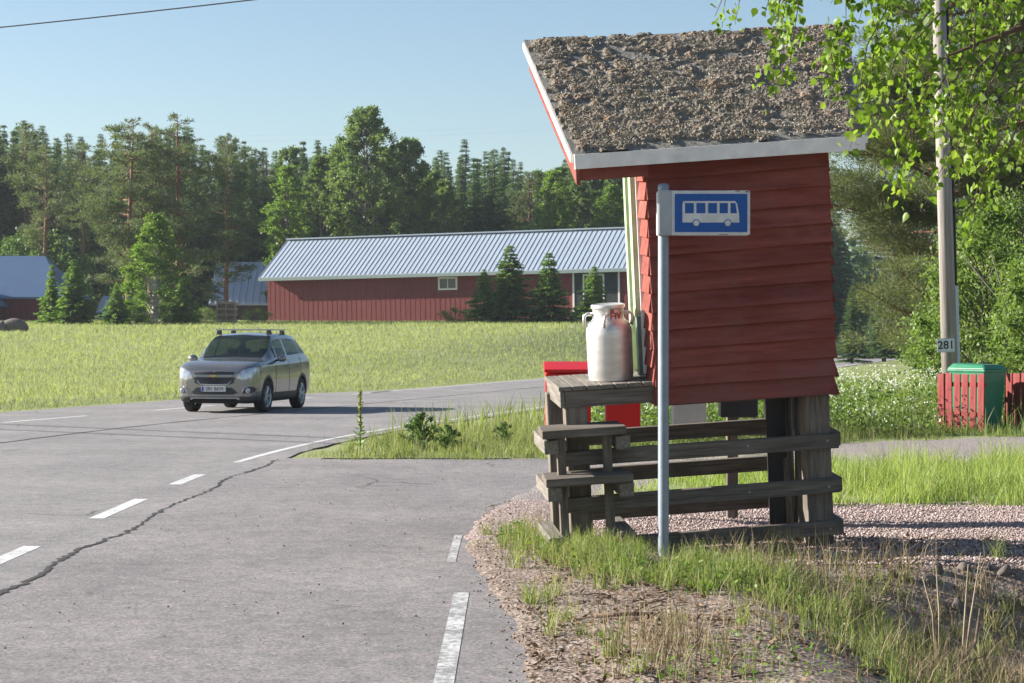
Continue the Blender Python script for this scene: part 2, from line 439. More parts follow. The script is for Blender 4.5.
class MB:
    """collects boxes, tubes, lathes and polygons of ONE part"""
    def __init__(s):
        s.v, s.f = [], []
    def add(s, vs, fs, mat=None):
        b = len(s.v)
        for p in vs:
            p = Vector(p)
            s.v.append(tuple(mat @ p) if mat is not None else tuple(p))
        s.f += [tuple(b + i for i in f) for f in fs]
        return s
    def hexa(s, p, mat=None):      # 8 corners: bottom 4 ccw, top 4 ccw
        return s.add(p, [(0, 3, 2, 1), (4, 5, 6, 7), (0, 1, 5, 4), (1, 2, 6, 5), (2, 3, 7, 6), (3, 0, 4, 7)], mat)
    def box(s, x0, x1, y0, y1, z0, z1, mat=None):
        return s.hexa([(x0, y0, z0), (x1, y0, z0), (x1, y1, z0), (x0, y1, z0), (x0, y0, z1), (x1, y0, z1), (x1, y1, z1), (x0, y1, z1)], mat)
    def prism(s, pts, y0, y1, mat=None):   # polygon in xz (ccw seen from -y), extruded in y
        n = len(pts)
        vs = [(x, y0, z) for x, z in pts] + [(x, y1, z) for x, z in pts]
        fs = [tuple(range(n)), tuple(range(2 * n - 1, n - 1, -1))]
        fs += [(i, n + i, n + (i + 1) % n, (i + 1) % n) for i in range(n)]
        return s.add(vs, fs, mat)
    def tube(s, path, rad, n=8, cap=True, mat=None):
        path = [Vector(p) for p in path]
        rr = rad if isinstance(rad, (list, tuple)) else [rad] * len(path)
        vs, fs = [], []
        ref = None
        for i, p in enumerate(path):
            d = (path[min(i + 1, len(path) - 1)] - path[max(i - 1, 0)]).normalized()
            if ref is None:
                ref = d.orthogonal().normalized()
            ref = (ref - d * ref.dot(d)).normalized()
            q = d.cross(ref)
            for k in range(n):
                a = 2 * math.pi * k / n
                vs.append(p + (ref * math.cos(a) + q * math.sin(a)) * rr[i])
        for i in range(len(path) - 1):
            for k in range(n):
                fs.append((i * n + k, i * n + (k + 1) % n, (i + 1) * n + (k + 1) % n, (i + 1) * n + k))
        if cap:
            fs.append(tuple(range(n - 1, -1, -1)))
            b = (len(path) - 1) * n
            fs.append(tuple(range(b, b + n)))
        return s.add(vs, fs, mat)
    def lathe(s, prof, n=32, mat=None, cap=True):
        vs, fs = [], []
        for r, z in prof:
            for k in range(n):
                a = 2 * math.pi * k / n
                vs.append((r * math.cos(a), r * math.sin(a), z))
        for i in range(len(prof) - 1):
            for k in range(n):
                fs.append((i * n + k, i * n + (k + 1) % n, (i + 1) * n + (k + 1) % n, (i + 1) * n + k))
        if cap:
            fs.append(tuple(range(n - 1, -1, -1)))
            b = (len(prof) - 1) * n
            fs.append(tuple(range(b, b + n)))
        return s.add(vs, fs, mat)
    def build(s, name, mat, parent=None, smooth=False, bevel=0.0):
        me = bpy.data.meshes.new(name)
        me.from_pydata(s.v, [], s.f)
        me.update()
        return link(name, me, mat, parent, smooth, bevel)

def auto_smooth(o, ang=40):
    me = o.data
    me.polygons.foreach_set('use_smooth', [True] * len(me.polygons))
    try:
        me.set_sharp_from_angle(angle=R(ang))
    except Exception:
        pass
    return o

def text_mesh(name, body, size, mat, parent, matrix, depth=0.002, align='CENTER', sx=1.0, bold=0.0):
    cu = bpy.data.curves.new(name, 'FONT')
    cu.body = body; cu.size = size; cu.align_x = align; cu.align_y = 'CENTER'; cu.extrude = depth; cu.offset = bold
    t = bpy.data.objects.new(name, cu)
    COL.objects.link(t)
    bpy.context.view_layer.update()
    me = bpy.data.meshes.new_from_object(t.evaluated_get(bpy.context.evaluated_depsgraph_get()))
    bpy.data.objects.remove(t)
    me.transform(matrix @ Matrix.Diagonal((sx, 1, 1, 1)))
    return link(name, me, mat, parent)

def copy_tree(o, parent=None):
    c = o.copy()
    COL.objects.link(c)
    if parent is not None:
        c.parent = parent
    for ch in list(o.children):
        copy_tree(ch, c)
    return c

def px(x, y, z):
    """a point of the place at depth z seen at pixel x, y of the photograph (used only to read the layout off it)"""
    return Vector(((x - 512) * z / 2000.0, z, CAM_H + (338 - y) * z / 2000.0))

def smooth(a, b, x):
    t = np.clip((np.asarray(x, float) - a) / (b - a), 0, 1)
    return t * t * (3 - 2 * t)

_LAT = {}
def vnoise(x, y, seed=0):
    if seed not in _LAT:
        _LAT[seed] = np.random.default_rng(seed).random((256, 256))
    T = _LAT[seed]
    xi = np.floor(x).astype(int); yi = np.floor(y).astype(int)
    fx = x - xi; fy = y - yi
    fx = fx * fx * (3 - 2 * fx); fy = fy * fy * (3 - 2 * fy)
    a = T[xi % 256, yi % 256]; b = T[(xi + 1) % 256, yi % 256]; c = T[xi % 256, (yi + 1) % 256]; d = T[(xi + 1) % 256, (yi + 1) % 256]
    return (a * (1 - fx) + b * fx) * (1 - fy) + (c * (1 - fx) + d * fx) * fy

def fbm(x, y, seed=0, oct=4):
    s = 0; a = 0.5; t = 0
    for i in range(oct):
        s = s + a * vnoise(x * 2 ** i, y * 2 ** i, seed + i); t += a; a *= 0.55
    return s / t

# ------------------------------------------------------------------ road geometry and terrain
RC, RAD, TH = Vector((56.6, 20.0, 0)), 63.65, R(15)
P1 = Vector((56.6 - RAD * math.cos(TH), 20 + RAD * math.sin(TH), 0))
def road_pt(s, d):
    """s along the centre line (0 at depth -40), d to the right"""
    if s < 60:
        return (-7.05 + d, -40 + s)
    t = (s - 60) / RAD
    if t < TH:
        return (RC.x - (RAD - d) * math.cos(t), RC.y + (RAD - d) * math.sin(t))
    u = s - 60 - RAD * TH
    return (P1.x + u * math.sin(TH) + d * math.cos(TH), P1.y + u * math.cos(TH) - d * math.sin(TH))
def road_d(X, Y):
    X = np.asarray(X, float); Y = np.asarray(Y, float)
    d0 = X + 7.05
    d1 = RAD - np.hypot(X - RC.x, Y - RC.y)
    d2 = (X - P1.x) * math.cos(TH) - (Y - P1.y) * math.sin(TH)
    ang = np.arctan2(Y - RC.y, RC.x - X)
    return np.where(Y < 20, d0, np.where(ang < TH, d1, d2))
def far_edge(Y):
    """half width of the asphalt on the far side: a bay for the other direction, then a narrow shoulder"""
    return 3.95 + 2.2 * (1 - smooth(47, 58, Y))

BE_Y = [-40, 8.6, 10.5, 13, 15, 17, 19, 22, 24.4]
BE_X = [0.12, 0.10, 0.02, -0.18, -0.32, -0.2, 0.1, 0.5, 0.75]
def bay_edge_np(Y):
    Y = np.asarray(Y, float)
    return np.interp(Y, BE_Y, BE_X) + .16 * (fbm(Y * 1.7 + 60, Y * 0 + 3.5, 131, 4) - .5)
def terrain(X, Y):
    X = np.asarray(X, float); Y = np.asarray(Y, float)
    d = road_d(X, Y)
    s = -d - far_edge(Y)
    h = 2.7 * smooth(48, 158, Y) * smooth(2.0, 12.0, s)
    h = h + 0.035 * np.clip(Y - 165, 0, 400) * smooth(2, 20, s)
    h = h + 0.035 * np.clip(Y - 90, 0, 500) * smooth(14, 60, d) * 0.6
    h = h - 0.18 * smooth(0.2, 1.2, s) * (1 - smooth(1.2, 4.0, s))
    ditch = smooth(1.25, 2.9, X) * (1 - smooth(12.1, 13.35, Y + 0.12 * np.sin(X * 3.1))) * smooth(-30, -20, Y)
    h = h - 0.50 * ditch
    h = h + 0.03 * smooth(0.1, 0.8, X) * (1 - smooth(1.2, 1.7, X)) * (1 - smooth(12, 14, Y))
    onroad = (d > -far_edge(Y) - 0.05) & (d < 3.93)
    bay = (X > -3.2) & (X < bay_edge_np(Y) - 0.16) & (Y < 24.2)
    bumps = 0.05 * (fbm(X * 1.3 + 50, Y * 1.3 + 50, 3) - 0.5) * smooth(0.0, 0.7, X) * (1 - smooth(40, 60, Y))
    h = h + np.where(onroad | bay, 0, bumps)
    be = bay_edge_np(Y)
    lip = (X > be - 0.16) & (X < be + 0.5) & (Y < 24.5)
    h = np.where(lip, h * smooth(0.1, .5, X - be) + (-0.03 + 0.042 * smooth(-.16, .05, X - be)), h)
    sh_ = (d >= 3.93) & (d < 4.5) & (Y > 23.5)
    h = np.where(sh_, -0.03 + 0.026 * smooth(3.93, 4.06, d) + (h + .004) * smooth(4.06, 4.5, d), h)
    h = np.where(onroad | bay, -0.03, h)
    h = np.where((X > -3.2) & (X < be) & (Y >= 24.2) & (Y < 24.8), np.minimum(h, -.03 + .05 * (Y - 24.2) / .6), h)
    return h
def th(x, y):
    return float(terrain(np.array([x]), np.array([y]))[0])

gx = np.unique(np.concatenate([np.linspace(-600, -80, 14), np.linspace(-80, -12, 70), np.linspace(-12, -0.6, 40), np.linspace(-0.6, 8.5, 110), np.linspace(8.5, 40, 50), np.linspace(40, 100, 30), np.linspace(100, 600, 14)]))
gy = np.unique(np.concatenate([np.linspace(-40, 5, 12), np.linspace(5, 19, 150), np.linspace(19, 36, 110), np.linspace(36, 90, 80), np.linspace(90, 170, 50), np.linspace(170, 1200, 40)]))
GX, GY = np.meshgrid(gx, gy, indexing='ij')
GZ = terrain(GX, GY)
V = np.stack([GX, GY, GZ], -1).reshape(-1, 3)
nx, ny = len(gx), len(gy)
ii, jj = np.meshgrid(np.arange(nx - 1), np.arange(ny - 1), indexing='ij')
a = (ii * ny + jj).ravel()
F = np.stack([a, a + ny, a + ny + 1, a + 1], 1)
me = mesh_np('ground', V, F)
# cover: R bare soil, G crushed gravel, B driveway
def drive_top(X): return np.interp(X, [-3, 0.3, 2.5, 4.7, 7.7, 12, 30], [24.4, 24.3, 26.2, 28.4, 30.3, 32.5, 40])
def drive_bot(X): return np.interp(X, [-1, 0.6, 1.6, 3.6, 6.1, 12, 30], [17.0, 18.5, 21.0, 22.2, 24.0, 27.5, 36])
soil = smooth(-1.6, -1.0, GX) * (1 - smooth(13.6, 15.4, GY)) * smooth(-30, -25, GY)
soil = np.maximum(soil, 0.8 * smooth(-3.2, -2.8, GX) * (1 - smooth(1.0, 2.5, GX)) * smooth(24.0, 24.3, GY) * (1 - smooth(24.6, 25.2, GY)))
pad = smooth(0.9, 1.5, GX) * smooth(13.1, 13.5, GY) * (1 - smooth(17.2, 18.3, GY))
pad = np.maximum(pad, smooth(-1.3, -1.0, GX) * smooth(14.2, 15.0, GY) * (1 - smooth(17.5, 19.0, GY)) * (1 - smooth(1.2, 2.0, GX)))
drv = smooth(-0.7, -0.4, GX) * smooth(-0.5, 0.4, GY - drive_bot(GX)) * (1 - smooth(-0.4, 0.3, GY - drive_top(GX)))
cov = np.stack([soil, pad, drv, np.ones_like(soil)], -1).reshape(-1, 4).astype(np.float32)
ca = me.color_attributes.new('cover', 'FLOAT_COLOR', 'POINT')
ca.data.foreach_set('color', cov.ravel())
g_ob = link('ground', me, M['ground'], smooth=True)
tag(g_ob, kind='structure')

def strip(name, mat, rows, z=0.0):
    """rows: list of lists of (x, y); neighbouring rows are joined"""
    vs = [(x, y, z) for r in rows for x, y in r]
    k = len(rows[0]); fs = []
    for i in range(len(rows) - 1):
        for j in range(k - 1):
            fs.append((i * k + j, i * k + j + 1, (i + 1) * k + j + 1, (i + 1) * k + j))
    me = bpy.data.meshes.new(name); me.from_pydata(vs, [], fs); me.update()
    o = link(name, me, mat)
    return tag(o, kind='structure')

SS = np.concatenate([np.arange(0, 120, 0.5), np.arange(120, 300, 3.0)])
rows = []
for s in SS:
    y0 = road_pt(s, 0)[1]
    fe = float(far_edge(y0)) + 0.06 * math.sin(s * 2.7) + 0.05 * math.sin(s * 6.1)
    ne = 4.05 if y0 < 25.2 else max(3.98, 4.05 - (y0 - 25.2) * 0.05) + 0.02 * math.sin(s * 5)
    rows.append([road_pt(s, d) for d in np.linspace(-fe, ne, 9)])
strip('road', M['asphalt'], rows)
# bus bay: from the crack to a ragged right edge, closing at the grass island
def bay_edge(y):
    return float(bay_edge_np(np.array([y]))[0]) + 0.012 * math.sin(y * 11 + 1)
rows = []
for y in np.concatenate([np.linspace(-40, 6, 20), np.linspace(6.2, 24.8, 112)]):
    xl = -3.0 if y <= 20 else RC.x - math.sqrt((RAD - 4.05) ** 2 - (y - 20) ** 2)
    rows.append([(x, y) for x in np.linspace(xl, bay_edge(y), 7)])
strip('bus_bay', M['asphalt_bay'], rows, 0.0)

def marking(s0, s1, d, w=0.13, name='road_marking', z=0.002, step=0.4):
    n = max(2, int((s1 - s0) / step))
    return strip(name, M['paint'], [[road_pt(s, d - w / 2), road_pt(s, d + w / 2)] for s in np.linspace(s0, s1, n + 1)], z)
def s_of_y(y):
    return 40 + y if y < 20 else (60 + RAD * math.asin(min(0.2588, (y - 20) / RAD)) if y < P1.y else 60 + RAD * TH + (y - P1.y) / math.cos(TH))
for y0, y1 in ((4.6, 6.5), (8.5, 10.4), (12.4, 14.3), (16.5, 18.5), (20.35, 21.95)):
    marking(40 + y0, 40 + y1, 3.62)
marking(s_of_y(24.2), 290, 3.62, 0.10)                 # solid near edge line after the bay
for k in range(-3, 5):
    y0 = 34.0 - 5.1 + k * 5.9 - 0.4
    marking(s_of_y(max(-30, y0 + 0.0)), s_of_y(max(-30, y0 + 3.0)), -3.65, 0.12)
marking(s_of_y(53.5), 290, -3.65, 0.12)
strip('bay_marking', M['paint_worn'], [[(-0.34, y), (-0.25, y)] for y in np.linspace(2.0, 11.7, 12)], 0.002)
strip('bay_marking', M['paint_worn'], [[(-0.435, y), (-0.375, y)] for y in np.linspace(13.3, 15.1, 5)], 0.002)
rows = []
for y in np.arange(2.0, 24.5, 0.035):
    c = (-3.0 if y <= 20 else RC.x - math.sqrt((RAD - 4.05) ** 2 - (y - 20) ** 2)) + 0.035 * math.sin(y * 1.7) + 0.05 * (vnoise(np.array([y * 3.1]), np.array([0.5]), 5)[0] - 0.5) + 0.075 * (vnoise(np.array([y * 11.0]), np.array([3.5]), 6)[0] - 0.5) + 0.03 * (vnoise(np.array([y * 27.0]), np.array([7.5]), 16)[0] - 0.5)
    w = 0.005 + 0.026 * vnoise(np.array([y * 3.1]), np.array([8.5]), 9)[0] * (1.2 if y < 14 else 0.75) * (.4 + 1.2 * vnoise(np.array([y * 13.0]), np.array([4.5]), 19)[0])
    rows.append([(c - w, y), (c + w, y)])
strip('road_crack', M['crack'], rows, 0.004)
rows = []
for s in np.arange(50, 150, 0.3):
    w = 0.012 + 0.03 * vnoise(np.array([s * 1.3]), np.array([2.5]), 12)[0]
    d = -0.75 + 0.04 * (vnoise(np.array([s * 2.0]), np.array([1.5]), 13)[0] - 0.5)
    rows.append([road_pt(s, d - w), road_pt(s, d + w)])
strip('road_seam', M['crack'], rows, 0.004)

# ------------------------------------------------------------------ shelter on its milk platform
A_, R_, P_ = R(6.5), R(3.5), R(5)
u = Vector((math.cos(A_) * math.cos(R_), math.sin(A_) * math.cos(R_), math.sin(R_)))
v = Vector((-math.sin(A_) * math.cos(P_), math.cos(A_) * math.cos(P_), math.sin(P_)))
v = (v - u * v.dot(u)).normalized()
w = u.cross(v)
SH = Matrix(((u.x, v.x, w.x, 1.085), (u.y, v.y, w.y, 14.2), (u.z, v.z, w.z, -0.03), (0, 0, 0, 1)))
shelter = empty('roadside_shelter', (0, 0, 0), 'leaning red boarded shelter with mossy roof on grey timber milk platform with steps', 'shelter')
shelter.matrix_world = SH
L, D = 1.255, 0.70
WB = 1.06
def top_f(x): return 2.74 + 0.045 * x / L
# front, left and right cladding: overlapping tilted boards
def clad(name, p0, p1, nrm, z0, ztop0, ztop1, nb, ext0=0.02, ext1=0.02, flare=0.062):
    mb = MB()
    p0 = Vector(p0); p1 = Vector(p1); nrm = Vector(nrm); d = (p1 - p0).normalized()
    for i in range(nb):
        j = random.uniform(-.004, .004)
        a0 = z0 + (ztop0 - z0) * i / nb + j; b0 = z0 + (ztop0 - z0) * (i + 1.25) / nb
        a1 = z0 + (ztop1 - z0) * i / nb + j + random.uniform(-.004, .004); b1 = z0 + (ztop1 - z0) * (i + 1.25) / nb
        if i == nb - 1: b0, b1 = ztop0, ztop1
        e0 = p0 - d * (ext0 + random.uniform(0, .006)); e1 = p1 + d * (ext1 + random.uniform(-.004, .014))
        fl_ = random.uniform(-.006, .008)
        o_lo, i_lo, o_hi, i_hi = nrm * (flare + fl_), nrm * 0.012, nrm * 0.017, nrm * 0.004
        Z = lambda q, z: (q.x, q.y, z)
        mb.hexa([Z(e0 + o_lo, a0), Z(e1 + o_lo, a1), Z(e1 + i_lo, a1), Z(e0 + i_lo, a0), Z(e0 + o_hi, b0), Z(e1 + o_hi, b1), Z(e1 + i_hi, b1), Z(e0 + i_hi, b0)])
    return mb.build(name, M['red_paint'], shelter, bevel=0.003)
wall = MB()
wall.hexa([(0.01, 0.002, WB + .01), (L - .01, 0.002, WB + .01), (L - .01, D, WB + .01), (0.01, D, WB + .01), (0.01, 0.002, 2.80), (L - .01, 0.002, 2.84), (L - .01, D, 3.40), (0.01, D, 3.36)])
wall.build('wall_core', M['red_paint'], shelter)
clad('front_cladding', (0, 0, 0), (L, 0, 0), (0, -1, 0), WB, 2.76, 2.81, 13)
clad('side_cladding', (L, 0.02, 0), (L, D, 0), (1, 0, 0), WB - .02, 2.9, 3.2, 14, 0.0)
clad('back_cladding', (L, D, 0), (0, D, 0), (0, 1, 0), WB, 3.36, 3.36, 17)
# left face: a narrow strip of cladding, then the green door in its casing
clad('side_cladding', (0, 0.24, 0), (0, 0.0, 0), (-1, 0, 0), WB, 2.76, 2.76, 13, 0.0, 0.03, 0.04)
dz0 = 1.66
db = MB(); db.box(-0.020, 0.008, 0.36, 0.62, 1.24, 2.98)
door = db.build('door', M['green_paint'], shelter, bevel=0.004)
hb = MB(); hb.box(-0.06, -0.021, 0.40, 0.43, 1.95, 2.12); hb.build('handle', M['steel'], door, bevel=.004)
cb = MB(); cb.box(-0.085, 0.008, 0.262, 0.355, dz0, 2.80)
cb.box(-0.105, -0.03, 0.255, 0.37, 2.73, 2.81)
cb.build('door_casing', M['green_paint'], shelter, bevel=0.004)
cb = MB(); cb.box(-0.06, 0.008, 0.624, 0.70, 1.24, 3.1)
cb.build('door_casing', M['green_paint'], shelter, bevel=0.004)
sb = MB(); sb.box(-0.075, 0.006, 0.265, 0.35, 1.235, dz0 - .003); sb.build('lower_casing', M['dark_green_paint'], shelter, bevel=0.004)
wb = MB(); wb.box(-0.05, 0.0, 0.243, 0.260, 1.25, 2.75); wb.build('edge_batten', M['white_trim'], shelter, bevel=.002)
# roof slab: skewed sheet, front eave to ridge, with boxed fascia
ev, rg = -0.22, 1.02
EL, ER = -0.55, 1.49
RL, RR = -0.68, 1.73
EZ0, EZ1, RZ0, RZ1 = 2.845, 2.875, 3.685, 3.685
def roofp(s, t, off=0.0):
    """s across 0..1, t from eave 0 to ridge 1"""
    x = (EL + (ER - EL) * s) * (1 - t) + (RL + (RR - RL) * s) * t
    y = ev + (rg - ev) * t
    z = (EZ0 + (EZ1 - EZ0) * s) * (1 - t) + (RZ0 + (RZ1 - RZ0) * s) * t
    return Vector((x, y - off * 0.62, z + off * 0.78))
rb = MB()
T0 = 0.0
rb.hexa([roofp(0, 0, -.035), roofp(1, 0, -.035), roofp(1, 1, -.035), roofp(0, 1, -.035), roofp(0, 0), roofp(1, 0), roofp(1, 1), roofp(0, 1)])
roof = rb.build('roof', M['grey_wood'], shelter)
# felt and moss
ns, ntt = 420, 260
s_, t_ = np.meshgrid(np.linspace(-0.006, 1.006, ns), np.linspace(-0.012, 1.006, ntt), indexing='ij')
big = fbm(s_ * 7 + 3, t_ * 9 + 2, 21, 4)
mid = fbm(s_ * 30 + 7, t_ * 24 + 1, 33, 5)
fine = fbm(s_ * 85, t_ * 62, 45, 4)
edge = np.minimum(np.minimum(smooth(0.0, 0.05, s_), 1 - smooth(0.93, 1.0, s_)), smooth(0.0, 0.10, t_))
mask = smooth(0.38, 0.54, big * 0.42 + mid * 0.66 - 0.06 + 0.06 * t_ - 0.15 * (1 - edge))
grain = fbm(s_ * 150 + 2, t_ * 110 + 5, 57, 2)
clump = fbm(s_ * 22 + 4, t_ * 26 + 8, 61, 2)
hgt = 0.006 + mask * (0.016 * clump ** 2 + 0.010 * mid + 0.010 * fine + 0.012 * grain * grain) + 0.005 * fine
x_ = (EL + (ER - EL) * s_) * (1 - t_) + (RL + (RR - RL) * s_) * t_
y_ = ev + (rg - ev) * t_ - hgt * 0.62
z_ = (EZ0 + (EZ1 - EZ0) * s_) * (1 - t_) + (RZ0 + (RZ1 - RZ0) * s_) * t_ + hgt * 0.78
ii, jj = np.meshgrid(np.arange(ns - 1), np.arange(ntt - 1), indexing='ij')
a = (ii * ntt + jj).ravel()
me = mesh_np('moss', np.stack([x_, y_, z_], -1).reshape(-1, 3), np.stack([a, a + ntt, a + ntt + 1, a + 1], 1))
ca = me.color_attributes.new('cover', 'FLOAT_COLOR', 'POINT')
mm_ = np.stack([mask, mask, mask, np.ones_like(mask)], -1).reshape(-1, 4).astype(np.float32)
ca.data.foreach_set('color', mm_.ravel())
link('moss', me, M['moss'], roof)
# loose tufts on the moss: short bent flakes
nm = 60000
sm = RNG.random(nm); tm = RNG.random(nm)
ok = (fbm(sm * 7 + 3, tm * 9 + 2, 21, 4) * .42 + fbm(sm * 30 + 7, tm * 24 + 1, 33, 5) * .66) > 0.50
sm, tm = sm[ok] * .96 + .01, tm[ok] * .97 + .02
def roof_np(s, t, off):
    x = (EL + (ER - EL) * s) * (1 - t) + (RL + (RR - RL) * s) * t
    z = (EZ0 + (EZ1 - EZ0) * s) * (1 - t) + (RZ0 + (RZ1 - RZ0) * s) * t
    return np.stack([x, ev + (rg - ev) * t - off * .62, z + off * .78], -1)
c0 = roof_np(sm, tm, 0.017)
def rand_unit(n):
    q = RNG.normal(size=(n, 3)); return q / np.linalg.norm(q, axis=1, keepdims=True)
def leaf_quads(C, L_, W_, A=None, B=None, bend=0.15):
    """diamond leaves: base C, along A, width along B"""
    n = len(C)
    A = rand_unit(n) if A is None else A / np.linalg.norm(A, axis=1, keepdims=True)
    B = rand_unit(n) if B is None else B
    B = B - A * (A * B).sum(1, keepdims=True); B /= np.linalg.norm(B, axis=1, keepdims=True) + 1e-9
    Nn = np.cross(A, B)
    L_ = np.broadcast_to(np.asarray(L_, float), (n,))[:, None]; W_ = np.broadcast_to(np.asarray(W_, float), (n,))[:, None]
    p0 = C
    p1 = C + A * L_ * 0.42 + B * W_ * 0.5 + Nn * W_ * bend
    p2 = C + A * L_
    p3 = C + A * L_ * 0.42 - B * W_ * 0.5 + Nn * W_ * bend
    V = np.stack([p0, p1, p2, p3], 1).reshape(-1, 3)
    F = np.arange(4 * n).reshape(n, 4)
    return V, F
dirs = rand_unit(len(c0)); dirs[:, 2] = np.abs(dirs[:, 2]) * .6 + .25; dirs[:, 1] -= .5
Vq, Fq = leaf_quads(c0, RNG.uniform(.010, .022, len(c0)), RNG.uniform(.005, .010, len(c0)), dirs)
tf = link('moss_tufts', mesh_np('moss_tufts', Vq, Fq), M['moss_tuft'], roof)
tf['kind'] = 'stuff'
fb = MB()
def rect_board(a, b, off_dir, h0, h1, th_, up=Vector((0, 0, 1))):
    a = Vector(a); b = Vector(b); o = Vector(off_dir).normalized() * th_
    return [a - up * h1, b - up * h1, b - up * h1 + o, a - up * h1 + o, a - up * h0, b - up * h0, b - up * h0 + o, a - up * h0 + o]
fb.hexa(rect_board(roofp(0, 0), roofp(1, 0), (0, -1, 0), 0.004, 0.105, 0.028))
fb.hexa(rect_board(roofp(0, 0), roofp(0, 1), (-1, 0, 0), 0.006, 0.060, 0.026))
fb.hexa(rect_board(roofp(1, 0), roofp(1, 1), (1, 0, 0), 0.006, 0.060, 0.026))
fb.build('fascia', M['white_trim'], shelter, bevel=0.003)
for hx in (rect_board(roofp(0, 0.0) + Vector((0.012, .02, 0)), roofp(0, 1) + Vector((0.012, 0, 0)), (1, 0, 0), 0.062, 0.215, 0.03),
           rect_board(roofp(1, 0.0) + Vector((-.012, .03, 0)), roofp(1, 1) + Vector((-.012, 0, 0)), (-1, 0, 0), 0.062, 0.10, 0.03),
           rect_board(roofp(0, 0) + Vector((.045, .045, 0)), Vector((-.03, ev + .045, EZ0 + .007)), (0, 1, 0), 0.09, 0.185, 0.03)):
    eb = MB(); eb.hexa(hx); eb.build('under_fascia', M['red_paint'], shelter, bevel=0.003)
# posts, rails, braces
def post(x0, x1, y0, y1, z0, z1):
    m_ = MB(); m_.box(x0, x1, y0, y1, z0, z1); return m_.build('post', M['grey_wood_v'], shelter, bevel=0.012)
post(1.065, 1.245, 0.02, 0.20, -0.25, WB + .02)
post(1.00, 1.10, 0.52, 0.64, -0.25, WB + .02)
post(-0.66, -0.50, 0.03, 0.17, -0.25, 1.12)
post(-0.72, -0.60, 0.54, 0.66, -0.25, 1.12)
def rail(x0, x1, y0, y1, z, h=0.085, tilt=0.0):
    m_ = MB(); m_.hexa([(x0, y0, z), (x1, y0, z + tilt), (x1, y1, z + tilt), (x0, y1, z), (x0, y0, z + h), (x1, y0, z + h + tilt), (x1, y1, z + h + tilt), (x0, y1, z + h)])
    return m_.build('rail', M['grey_wood'], shelter, bevel=0.006)
for z, tl in ((0.665, .0), (0.335, .012), (0.03, .01)):
    r_ = rail(-0.74, 1.285, -0.045, 0.012, z, 0.105, tl)
    for bx in (0.62, 1.20):
        bo = MB(); bo.tube([(bx, -0.052, z + .06), (bx, -0.04, z + .06)], 0.009, 8); bo.build('bolt', M['steel'], r_)
    rail(1.245, 1.315, 0.014, 0.70, z + .01, 0.10)
for z in (0.70, 0.42, 0.14):
    rail(-0.62, 1.06, 0.645, 0.70, z, 0.11)
for (xa, xb, ya) in ((0.99, 0.96, 0.30), (1.04, 1.10, 0.26)):
    m_ = MB(); m_.hexa([(xa, ya, -.2), (xa + .05, ya, -.2), (xa + .05, ya + .10, -.2), (xa, ya + .10, -.2), (xb, ya + .1, WB), (xb + .05, ya + .1, WB), (xb + .05, ya + .2, WB), (xb, ya + .2, WB)])
    m_.build('brace', M['grey_wood_v'], shelter, bevel=.005)
m_ = MB(); m_.box(0.86, 1.0, 0.36, 0.38, 0.0, WB); m_.build('dark_panel', M['mailbox_black'], shelter)
m_ = MB(); m_.box(0.0, L, 0.1, 0.16, WB - .03, WB + .03); m_.box(0.0, L, 0.5, 0.56, WB - .03, WB + .03); m_.build('floor_beam', M['grey_wood'], shelter)
# platform deck: boards running in depth, apron under the front edge
for k in range(7):
    x0 = -0.705 + k * 0.100
    m_ = MB(); m_.box(x0, x0 + 0.092, -0.02 + random.uniform(-.006, .006), 0.72, 1.195, 1.225)
    m_.build('deck_board', M['deck_wood'], shelter, bevel=.004)
m_ = MB(); m_.box(-0.66, -0.02, -0.005, 0.03, 1.075, 1.192); m_.build('apron', M['grey_wood'], shelter, bevel=.005)
m_ = MB(); m_.box(-0.695, -0.662, 0.0, 0.70, 1.075, 1.192); m_.build('apron', M['deck_wood'], shelter, bevel=.005)
# steps: side bearers, treads, uprights
for z in (0.885, 0.565, 0.215):
    for x0 in (-0.85, -0.345):
        m_ = MB(); m_.box(x0, x0 + 0.10, -0.27 if z < .8 else -0.2, 0.36, z - .10, z - .003); m_.build('step_bearer', M['deck_wood'], shelter, bevel=.005)
for z, y0, x1 in ((0.90, -0.24, -0.275), (0.575, -0.32, -0.255)):
    m_ = MB(); m_.box(-0.865, x1, y0, y0 + 0.16, z - .002, z + 0.055); m_.build('step_tread', M['grey_wood'], shelter, bevel=.006)
    m_ = MB(); m_.box(-0.85, x1 - .01, y0 + .18, y0 + 0.34, z - .002, z + 0.05); m_.build('step_tread', M['grey_wood'], shelter, bevel=.006)
for x0 in (-0.755, -0.43):
    m_ = MB(); m_.box(x0, x0 + 0.06, -0.155, -0.095, -0.1, 0.895); m_.build('step_upright', M['grey_wood_v'], shelter, bevel=.005)

def on_sh(x, y, z): return SH @ Vector((x, y, z))

